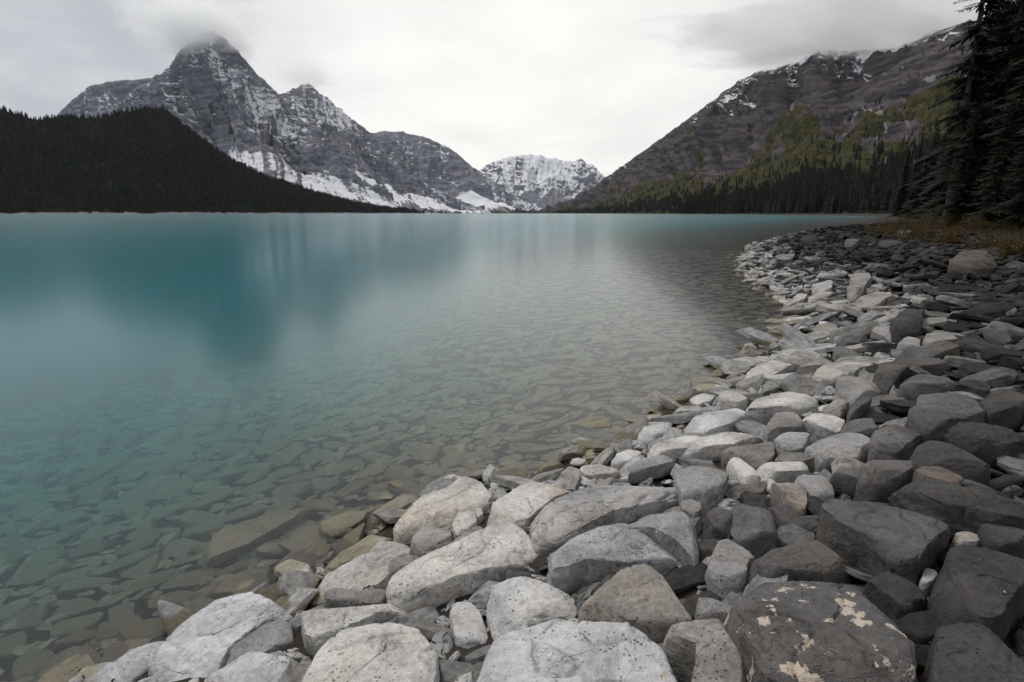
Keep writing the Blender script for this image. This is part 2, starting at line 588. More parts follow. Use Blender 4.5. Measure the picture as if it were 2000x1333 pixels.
def sheet(name, rows, nu, nv, power=1.25, gully=60.0, gw=320.0, strata=18.0, period=85.0, rough=20.0, jag=6.0, back=0.8,
          masks=None, mat=None, seed=0.0, label=None, macro=3.4, dip=0.10):
    """rows: (ridge_px, ridge_py, ridge_Y, foot_px, foot_Y). A massif whose front face falls from the ridge to the foot line."""
    R3, F3 = [], []
    for rx, ry, rY, fx, fY in rows:
        R3.append(at_depth(rx, ry, rY))
        f = at_depth(fx, HORIZON, fY)
        F3.append((f[0], f[1], -13.0))
    # spread samples evenly along the ridge
    R3, F3 = np.array(R3), np.array(F3)
    seg = np.r_[0, np.cumsum(np.linalg.norm(np.diff(R3, axis=0), axis=1) + np.linalg.norm(np.diff(F3, axis=0), axis=1))]
    t = np.linspace(0, seg[-1], nu)
    R = np.stack([np.interp(t, seg, R3[:, k]) for k in range(3)], -1)
    F = np.stack([np.interp(t, seg, F3[:, k]) for k in range(3)], -1)
    # soften the foot line
    ker = np.hanning(max(5, nu // 12)); ker /= ker.sum()
    pad = len(ker) // 2
    F = np.stack([np.convolve(np.pad(F[:, k], pad, mode='reflect', reflect_type='odd'), ker, 'same')[pad:-pad] for k in range(3)], -1)
    L = np.r_[0, np.cumsum(np.linalg.norm(np.diff(R, axis=0), axis=1))]
    R[:, 2] += jag * fbm(np.stack([L / (gw * 0.28) + seed, L * 0 + seed, L * 0], -1), 5, gain=0.6) * 1.6
    v = np.linspace(0, 1, nv) ** 1.05
    nb = max(8, nv // 6)
    vb = np.linspace(1, 0, nb, endpoint=False)
    B = R + (R - F) * back
    B[:, 2] = -13
    P = np.zeros((nu, nb + nv, 3))
    for j, q in enumerate(vb):
        P[:, j, :2] = R[:, :2] + (B[:, :2] - R[:, :2]) * q
        P[:, j, 2] = -13 + (R[:, 2] + 13) * (1 - q) ** 1.2
    for j, q in enumerate(v):
        P[:, nb + j, :2] = R[:, :2] + (F[:, :2] - R[:, :2]) * q
        P[:, nb + j, 2] = -13 + (R[:, 2] + 13) * (1 - q) ** power
    # displacement along the smooth normal
    du = np.gradient(P, axis=0); dv = np.gradient(P, axis=1)
    nrm = np.cross(du, dv)
    nrm /= np.linalg.norm(nrm, axis=-1)[..., None] + 1e-9
    if nrm[:, :, 2].mean() < 0:
        nrm = -nrm
    vv = np.concatenate([-vb, v])[None, :] * np.ones((nu, 1))
    down = np.linalg.norm(R - F, axis=1)[:, None] * np.abs(vv)
    LL = L[:, None] * np.ones_like(vv)
    flat = lambda a: a.ravel()
    warp = fbm(np.stack([flat(LL) / gw / 2, flat(down) / gw / 2, flat(LL) * 0 + seed], -1), 3) * 0.9
    q1 = np.stack([flat(LL) / gw + warp, flat(down) / (gw * 3.2) + seed, flat(LL) * 0 + 3.1 + seed], -1)
    g = ridged(q1, 5).reshape(vv.shape) - 0.72
    q0 = np.stack([flat(LL) / (gw * 2.6) + warp * 0.6, flat(down) / (gw * 7.0) + seed, flat(LL) * 0 + 11.1 + seed], -1)
    g0 = ridged(q0, 2).reshape(vv.shape) - 0.72
    q2 = np.stack([flat(LL) / (gw * 0.45) + warp * 2.2, flat(down) / (gw * 5.0) + seed, flat(LL) * 0 + 41.1 + seed], -1)
    couloir = sstep(0.90, 0.985, ridged(q2, 2).reshape(vv.shape))
    env = sstep(0.0, 0.16, np.abs(vv)) * (1 - 0.92 * sstep(0.45, 0.85, np.abs(vv)))
    env0 = sstep(0.10, 0.45, np.abs(vv)) * (1 - 0.95 * sstep(0.45, 0.85, np.abs(vv)))
    disp = (g * 2.0 - 0.10 * couloir) * gully * env + g0 * macro * gully * env0
    z0 = P[..., 2] + nrm[..., 2] * disp
    wz = fbm(np.stack([flat(LL) / (gw * 1.4), flat(down) / (gw * 1.4), flat(LL) * 0 + 9 + seed], -1), 4).reshape(vv.shape)
    ph = z0 / period + wz * 0.8 + dip * LL / period
    fr = ph - np.floor(ph)
    ph2 = z0 / (period * 0.41) + wz * 1.4 + dip * LL / (period * 0.41)
    fr2 = ph2 - np.floor(ph2)
    ter = np.where(fr < 0.72, fr / 0.72, (1 - fr) / 0.28) + 0.45 * np.where(fr2 < 0.7, fr2 / 0.7, (1 - fr2) / 0.3)
    cliff = 1 - sstep(0.45, 0.85, np.abs(vv) + 0.25 * wz)
    patch = 0.35 + 1.1 * sstep(-0.25, 0.35, fbm(np.stack([flat(LL) / (gw * 0.7), flat(down) / (gw * 0.7), flat(LL) * 0 + 23 + seed], -1), 3)).reshape(vv.shape)
    disp = disp - ter * strata * cliff * patch * sstep(0.0, 0.05, np.abs(vv))
    P3 = P.reshape(-1, 3)
    disp = disp + (fbm(P3 / (gw * 0.33) + seed, 5, gain=0.58).reshape(vv.shape)) * rough * (0.35 + 0.65 * sstep(0, 0.05, np.abs(vv)))
    crag = ridged(P3 / (gw * 0.17) + seed * 2, 3, gain=0.6).reshape(vv.shape) - 0.7
    disp = disp + crag * rough * 1.1 * cliff * sstep(0.0, 0.04, np.abs(vv))
    P = P + nrm * disp[..., None]
    du = np.gradient(P, axis=0); dv = np.gradient(P, axis=1)
    nn = np.cross(du, dv); nn /= np.linalg.norm(nn, axis=-1)[..., None] + 1e-9
    nz = np.abs(nn[..., 2])
    sm = 0.5 * (np.roll(nz, 3, 1) + np.roll(nz, -3, 1))
    line = np.exp(-((fr - 0.85) / 0.10) ** 2) + 0.7 * np.exp(-((fr2 - 0.85) / 0.14) ** 2)
    ctx = dict(ledge=nz - nz.mean(), line=line * patch, couloir=couloir, g0=g0, P=P, nz=nz, v=vv, g=g, w=wz, L=LL / L[-1], zr=R[:, 2][:, None] * np.ones_like(vv), n=nn)
    ctx['streak'] = fbm(np.stack([flat(LL) / (gw * 0.16) + warp * 2, flat(down) / (gw * 2.6), flat(LL) * 0 + 5 + seed], -1), 4).reshape(vv.shape)
    ctx['zone'] = fbm(np.stack([flat(LL) / (gw * 1.9), flat(down) / (gw * 2.6), flat(LL) * 0 + 77 + seed], -1), 3).reshape(vv.shape)
    ctx['blot'] = fbm(P.reshape(-1, 3) / (gw * 0.9) + 40 + seed, 5).reshape(vv.shape)
    me = np_mesh(name, P.reshape(-1, 3), grid_quads(nu, nb + nv))
    snow, veg, scr = masks(ctx)
    color_attr(me, 'mask', np.stack([np.clip(a, 0, 1).ravel() for a in (snow, veg, scr)], -1))
    obj(name, me, mat, kind='structure', label=label, category='mountain')
    ctx['nb'] = nb
    return ctx


M_MTN = mountain_material('layered limestone')
M_MTN_FAR = mountain_material('distant limestone', 0.6)
M_MTN_RIGHT = mountain_material('dark shale slope', 1.6, 0.55, rock=(0.036, 0.034, 0.042), rock2=(0.115, 0.102, 0.108))
M_HILL = mountain_material('wooded hill', 2.0, rock=(0.02, 0.022, 0.018), rock2=(0.03, 0.03, 0.024), veg1=(0.005, 0.007, 0.004), veg2=(0.012, 0.014, 0.007))


def m_peak(c):
    a = np.abs(c['v'])
    up = sstep(0.80, 0.20, a + 0.35 * c['zone'])
    s = 0.06 + 0.34 * c['line'] * up + 0.55 * c['couloir'] * (0.35 + 0.65 * sstep(0.05, 0.3, a)) + 0.75 * c['zone'] + 0.30 * c['streak'] + 0.45 * c['ledge'] - 0.45 * c['g'] + 0.16 * up
    s = s + 0.50 * sstep(0.58, 0.66, a + 0.1 * c['blot']) + 0.9 * c['streak'] * sstep(0.55, 0.7, a) - 0.8 * sstep(0.80, 0.93, a + 0.1 * c['blot'])
    veg = sstep(0.80, 1.0, c['v'] + 0.5 * c['streak'] + 0.1 * c['blot'])
    scr = sstep(0.5, 0.7, a) * (0.55 + c['streak'])
    return s, veg * 0.9, scr


def m_far(c):
    a = np.abs(c['v'])
    s = 0.80 + 0.8 * c['ledge'] - 0.25 * c['line'] + 0.6 * c['zone'] + 0.5 * c['streak'] - 0.6 * c['g'] - 1.0 * sstep(0.45, 0.78, a + 0.25 * c['streak'])
    veg = sstep(0.78, 1.0, c['v'] + 0.25 * c['streak'])
    return s, veg * 0.8, 0.3 + c['streak']


def m_hill(c):
    low = sstep(6.0, 2.5, c['P'][..., 2] + 6 * c['streak'] + 3 * c['blot'])
    return c['v'] * 0, 1 - low, low


def m_right(c):
    a = np.abs(c['v'])
    s = -0.06 + 1.0 * c['ledge'] + 0.25 * c['line'] + 0.3 * c['couloir'] + 0.7 * c['blot'] + 0.6 * c['streak'] - 0.7 * c['g'] - 1.0 * sstep(0.10, 0.30, a) + 0.38 * sstep(0.62, 0.72, c['L'])
    veg = sstep(0.36, 0.76, a + 0.25 * c['streak'] + 0.28 * c['blot'] + 0.2 * c['zone'])
    scr = (0.02 + 1.3 * c['streak'] + 0.4 * c['blot']) * sstep(0.15, 0.35, a) * (1 - sstep(0.7, 0.9, a))
    return s, veg, scr


# far snowy massif closing the valley
sheet('mountain', [(880, 372, 16500, 860, 12500), (925, 338, 16500, 900, 12500), (960, 318, 16300, 940, 12300), (1000, 305, 16000, 985, 12000), (1045, 302, 16000, 1020, 12000),
                   (1090, 311, 16000, 1060, 12000), (1108, 317, 16200, 1090, 12200), (1135, 310, 16200, 1120, 12200), (1160, 326, 16300, 1150, 12400),
                   (1185, 347, 16500, 1190, 12600), (1240, 380, 16800, 1260, 12800)],
      240, 110, power=1.3, gully=260, gw=700, strata=34, period=130, rough=90, jag=70, masks=m_far, mat=M_MTN_FAR, seed=2.0,
      label='distant snow-covered massif closing the valley beyond the lake')
# third peak of the left range
sheet('mountain', [(690, 262, 10800, 640, 8200), (735, 258, 10800, 690, 8000), (780, 257, 10600, 760, 7800), (830, 268, 10400, 830, 7700), (880, 290, 10300, 900, 7700),
                   (905, 310, 10300, 960, 7800), (922, 326, 10400, 1000, 8000), (948, 342, 10600, 1030, 8300), (1000, 384, 11000, 1060, 9000), (1060, 408, 11500, 1085, 9800)],
      300, 150, power=1.2, gully=130, gw=560, strata=18, period=95, rough=45, jag=30, masks=m_peak, mat=M_MTN, seed=5.0,
      label='grey snow-dusted third peak of the left range, next to the valley')
# second peak
sheet('mountain', [(500, 190, 7600, 420, 5600), (550, 184, 7600, 520, 5500), (580, 172, 7500, 600, 5400), (602, 163, 7400, 650, 5300), (622, 180, 7350, 675, 5300), (640, 193, 7300, 700, 5300), (690, 235, 7200, 760, 5300),
                   (728, 262, 7200, 800, 5400), (745, 296, 7300, 850, 5600), (790, 335, 7500, 890, 5900), (860, 376, 7900, 930, 6500), (940, 406, 8400, 965, 7300)],
      340, 190, power=1.2, gully=110, gw=420, strata=14, period=75, rough=36, jag=34, masks=m_peak, mat=M_MTN, seed=8.0,
      label='second snow-streaked peak just behind the tallest pyramid peak')
# low shoulder behind the left hill
sheet('mountain', [(60, 262, 7800, 40, 6000), (115, 222, 7700, 110, 6000), (140, 197, 7600, 150, 6000), (176, 167, 7600, 180, 6000), (226, 158, 7500, 230, 6000), (262, 156, 7500, 270, 6000), (320, 150, 7500, 340, 6000), (400, 160, 7600, 420, 6000)],
      200, 110, power=1.1, gully=80, gw=420, strata=15, period=90, rough=36, jag=14, masks=m_peak, mat=M_MTN, seed=12.5,
      label='rounded snowy shoulder left of the pyramid peak, behind the wooded hill')
# main pyramid
sheet('mountain', [(150, 292, 5600, 60, 4200), (222, 216, 5500, 180, 4000), (252, 181, 5450, 260, 3800), (292, 160, 5400, 320, 3700), (330, 131, 5300, 380, 3600), (350, 101, 5250, 420, 3500),
                   (370, 82, 5200, 450, 3450), (398, 66, 5200, 480, 3400), (414, 60, 5200, 495, 3400), (438, 75, 5200, 520, 3400), (466, 100, 5200, 570, 3400), (500, 141, 5200, 620, 3450), (540, 181, 5200, 670, 3500),
                   (562, 216, 5250, 710, 3600), (600, 254, 5300, 750, 3750), (640, 296, 5400, 780, 3950), (690, 346, 5500, 810, 4250), (750, 387, 5700, 840, 4650), (820, 410, 6000, 870, 5300)],
      440, 300, power=1.15, gully=95, gw=330, strata=13, period=58, rough=34, jag=28, masks=m_peak, mat=M_MTN, seed=15.0,
      label='tallest pyramid-shaped grey peak with snow on its rock ledges')
# right-hand mountain
RIGHT = sheet('mountain', [(1000, 416, 8300, 1020, 8000), (1050, 412, 8000, 1048, 7200), (1130, 386, 7000, 1075, 6000), (1180, 351, 6000, 1105, 4700), (1250, 300, 5200, 1155, 3300), (1340, 236, 4500, 1225, 2250),
                   (1400, 190, 4100, 1285, 1700), (1440, 160, 3900, 1325, 1450), (1480, 141, 3700, 1370, 1180), (1560, 119, 3500, 1450, 890), (1600, 97, 3400, 1505, 755), (1650, 100, 3300, 1565, 610),
                   (1700, 98, 3200, 1625, 500), (1760, 88, 3100, 1685, 400), (1830, 60, 3000, 1740, 340), (1950, 20, 2900, 1900, 300), (2150, -60, 2700, 2400, 280)],
      460, 300, power=1.35, gully=105, gw=300, macro=2.4, dip=-0.45, strata=8, period=80, rough=30, jag=15, masks=m_right, mat=M_MTN_RIGHT, seed=21.0,
      label='dark mountainside with snow patches, scree and green slopes above the right shore')


def m_spur(c):
    a = np.abs(c['v'])
    s = (c['nz'] - 0.60) * 2.0 - 0.25 + 0.7 * c['blot'] + 0.4 * c['streak'] - 1.2 * sstep(0.03, 0.2, a)
    veg = sstep(0.50, 0.86, a + 0.5 * c['streak'] + 0.2 * c['blot'])
    scr = (0.35 + 1.2 * c['streak'] + 0.6 * c['blot']) * sstep(0.14, 0.30, a) * (1 - sstep(0.6, 0.85, a))
    return s, veg, scr


SPUR = sheet('mountain', [(1470, 330, 2700, 1560, 1200), (1540, 276, 2600, 1600, 900), (1610, 225, 2500, 1660, 650), (1690, 166, 2350, 1740, 480), (1760, 121, 2250, 1800, 400), (1840, 85, 2150, 1900, 370),
                  (1940, 25, 2050, 2060, 350), (2150, -70, 1900, 2400, 340)],
      300, 200, power=1.3, gully=50, gw=230, macro=1.6, strata=12, period=50, rough=20, jag=8, masks=m_spur, mat=M_MTN_RIGHT, seed=27.0,
      label='nearer dark spur with a pale scree fan, rising behind the tall spruces')
# wooded hill on the left
HILL = sheet('hill', [(-420, 205, 2100, -500, 1300), (-200, 218, 2150, -220, 1350), (-60, 205, 2200, -60, 1400), (0, 213, 2250, 0, 1450), (30, 223, 2280, 40, 1480), (75, 235, 2300, 90, 1500), (115, 230, 2300, 130, 1530), (190, 230, 2350, 200, 1560),
                      (240, 221, 2400, 260, 1600), (275, 214, 2450, 310, 1650), (315, 211, 2500, 360, 1700), (342, 232, 2550, 400, 1760), (392, 272, 2600, 450, 1850), (450, 312, 2700, 510, 1980), (520, 347, 2850, 580, 2150),
                      (600, 372, 3050, 650, 2400), (680, 394, 3300, 720, 2750), (745, 408, 3600, 780, 3150), (830, 415, 3900, 860, 3700)],
      300, 90, power=1.0, gully=26, gw=300, strata=0, rough=10, jag=3, masks=m_hill, mat=M_HILL, seed=33.0,
      label='black-green wooded hill along the far left shore')


# ------------------------------------------------------------------ stones
def radial(poly, nth, soft):
    """radius of a closed outline about the origin, smoothed a little"""
    th = np.linspace(0, 2 * math.pi, nth, endpoint=False)
    d = np.stack([np.cos(th), np.sin(th)], -1)
    r = np.zeros(nth)
    n = len(poly)
    for i in range(n):
        a, b = poly[i], poly[(i + 1) % n]
        e = b - a
        den = d[:, 0] * e[1] - d[:, 1] * e[0]
        den = np.where(np.abs(den) < 1e-9, 1e-9, den)
        t = (a[0] * e[1] - a[1] * e[0]) / den
        u = (a[0] * d[:, 1] - a[1] * d[:, 0]) / den
        ok = (t > 0) & (u >= -1e-6) & (u <= 1 + 1e-6)
        r = np.where(ok & (t > r), t, r)
    bad = r <= 0
    if bad.any():
        r[bad] = np.interp(th[bad], th[~bad], r[~bad]) if (~bad).any() else 0.1
    k = max(1, int(nth * soft))
    w = np.hanning(2 * k + 3)[1:-1]; w /= w.sum()
    rr = np.concatenate([r[-k:], r, r[:k]])
    return th, np.convolve(rr, w, 'valid')


def stone_mesh(name, poly, thick, seed, nth=64, nr=26, grad=(0.0, 0.0), soft=0.02, dome=0.05, cuts=3, rough=1.0, flare=0.06, chips=9, chipmax=0.15):
    """an irregular slab or block: outline poly (metres, about its centre) at the top, chamfered and broken edges, thick deep"""
    rg = np.random.default_rng(seed)
    poly = np.asarray(poly, float)
    th, r = radial(poly * 1.05, nth, soft)
    size = float(np.sqrt(np.mean(r ** 2)))
    so = seed * 1.37
    r = r * (1 + 0.05 * rough * fbm(np.stack([np.cos(th) * 1.6 + so, np.sin(th) * 1.6, th * 0], -1), 3))
    ntop = int(nr * 0.48); nbev = max(3, int(nr * 0.14)); nside = max(3, int(nr * 0.26)); nbot = max(2, nr - ntop - nbev - nside)
    bev = min(0.035 * size, 0.25 * thick)
    rb = min(0.10, bev / size)
    S, Zq, K = [], [], []
    for i in range(ntop):
        S.append((1 - rb) * ((i + 0.02) / ntop) ** 0.8); Zq.append(0.0); K.append(0)
    for i in range(nbev):
        a = (i + 0.5) / nbev * math.pi / 2
        S.append(1 - rb + rb * math.sin(a)); Zq.append(-bev * (1 - math.cos(a))); K.append(1)
    fl = flare * rg.uniform(-0.4, 1.2)
    for i in range(nside):
        q = (i + 1) / nside
        S.append(1.0 + fl * math.sin(q * math.pi * 0.8) - 0.10 * max(0, q - 0.6)); Zq.append(-bev - (thick - bev) * q * 0.93); K.append(2)
    for i in range(nbot):
        q = (i + 1) / nbot
        S.append((1 - q) * 0.93); Zq.append(-thick + 0.07 * thick * (1 - q) ** 2); K.append(3)
    S, Zq, K = np.array(S), np.array(Zq), np.array(K)
    X = np.cos(th)[:, None] * r[:, None] * S[None]
    Y = np.sin(th)[:, None] * r[:, None] * S[None]
    # broken top: soft minimum of a gently domed plane and a few tilted cuts
    rho = np.hypot(X, Y) / (r[:, None] + 1e-9)
    top = -dome * thick * rho ** 2
    kk = 30.0 / max(thick, 0.02)
    acc = np.exp(-kk * np.clip(top, -3, 3))
    for c in range(cuts):
        a = rg.uniform(0, 2 * math.pi)
        nx, ny = math.cos(a), math.sin(a)
        ext = np.max(nx * np.cos(th) * r + ny * np.sin(th) * r)
        e = rg.uniform(0.35, 0.85) * ext
        sl = rg.uniform(0.25, 0.9) * min(1.0, 1.6 * thick / (ext - e + 1e-6))
        acc = acc + np.exp(-kk * np.clip(sl * (e - (X * nx + Y * ny)), -3, 3))
    top = -np.log(acc) / kk
    top = np.maximum(top, -0.72 * thick)
    low = np.clip((-Zq) / thick, 0, 1)[None]
    Z = Zq[None] + top * (1 - low) + grad[0] * X + grad[1] * Y
    P = np.stack([X, Y, Z], -1)
    du = np.roll(P, -1, 0) - np.roll(P, 1, 0); dv = np.gradient(P, axis=1)
    nn = np.cross(dv, du); ln = np.linalg.norm(nn, axis=-1)[..., None]
    nn = np.where(ln > 1e-9, nn / (ln + 1e-12), np.array([0, 0, 1.0]))
    if (nn[:, :ntop, 2]).mean() < 0:
        nn = -nn
    # flat fracture faces knocked off the edges and corners
    F = P.reshape(-1, 3)
    aspect = np.array([1.0, 1.0, 1.0])
    for c in range(chips):
        nv_ = rg.normal(size=3) * np.array([1, 1, 0.75])
        if nv_[2] < -0.3:
            nv_[2] *= -0.5
        nv_ /= np.linalg.norm(nv_)
        pr = F @ nv_
        e_ = pr.max() - rg.uniform(0.03, chipmax) * (pr.max() - pr.min())
        over = np.maximum(pr - e_, 0)
        F = F - nv_ * (over * rg.uniform(0.8, 1.0))[:, None]
    P = F.reshape(P.shape)
    du = np.roll(P, -1, 0) - np.roll(P, 1, 0); dv = np.gradient(P, axis=1)
    nn = np.cross(dv, du); ln = np.linalg.norm(nn, axis=-1)[..., None]
    nn = np.where(ln > 1e-9, nn / (ln + 1e-12), np.array([0, 0, 1.0]))
    if (nn[:, :ntop, 2]).mean() < 0:
        nn = -nn
    d = fbm(F / size * 14 + so, 3) * 0.011 * size + fbm(F / size * 1.5 + so, 3) * 0.022 * size + fbm(F / size * 6 + so, 3) * 0.024 * size
    st = F * np.array([1.2, 1.2, 7.0]) / size + so
    d = d + (fbm(st, 3) * 0.05 * size) * np.where(np.tile(K, nth) >= 1, 1.0, 0.25)
    cr = np.abs(pn(F * np.array([1.6, 1.6, 3.0]) / size + so + 50))
    d = d - 0.045 * size * sstep(0.06, 0.0, cr)
    F = F + nn.reshape(-1, 3) * (d * rough)[:, None]
    return np_mesh(name, F, grid_quads(nth, nr, wrap=True)), size


def R3(u, v): return (u / 2.76, 850 + v / 2.76)
def R4(u, v): return (550 + u / 2.76, 850 + v / 2.76)
def R5(u, v): return (1150 + u / 2.3529, 850 + v / 2.3529)
def R6(u, v): return (1100 + u / 2.2222, 420 + v / 2.2222)
def R0(u, v): return (u, v)


PALE, LIGHT, MID, DULL, DARK, BLACK = (0.49, 0.482, 0.47), (0.40, 0.39, 0.378), (0.26, 0.25, 0.242), (0.118, 0.112, 0.109), (0.062, 0.060, 0.059), (0.03, 0.029, 0.029)
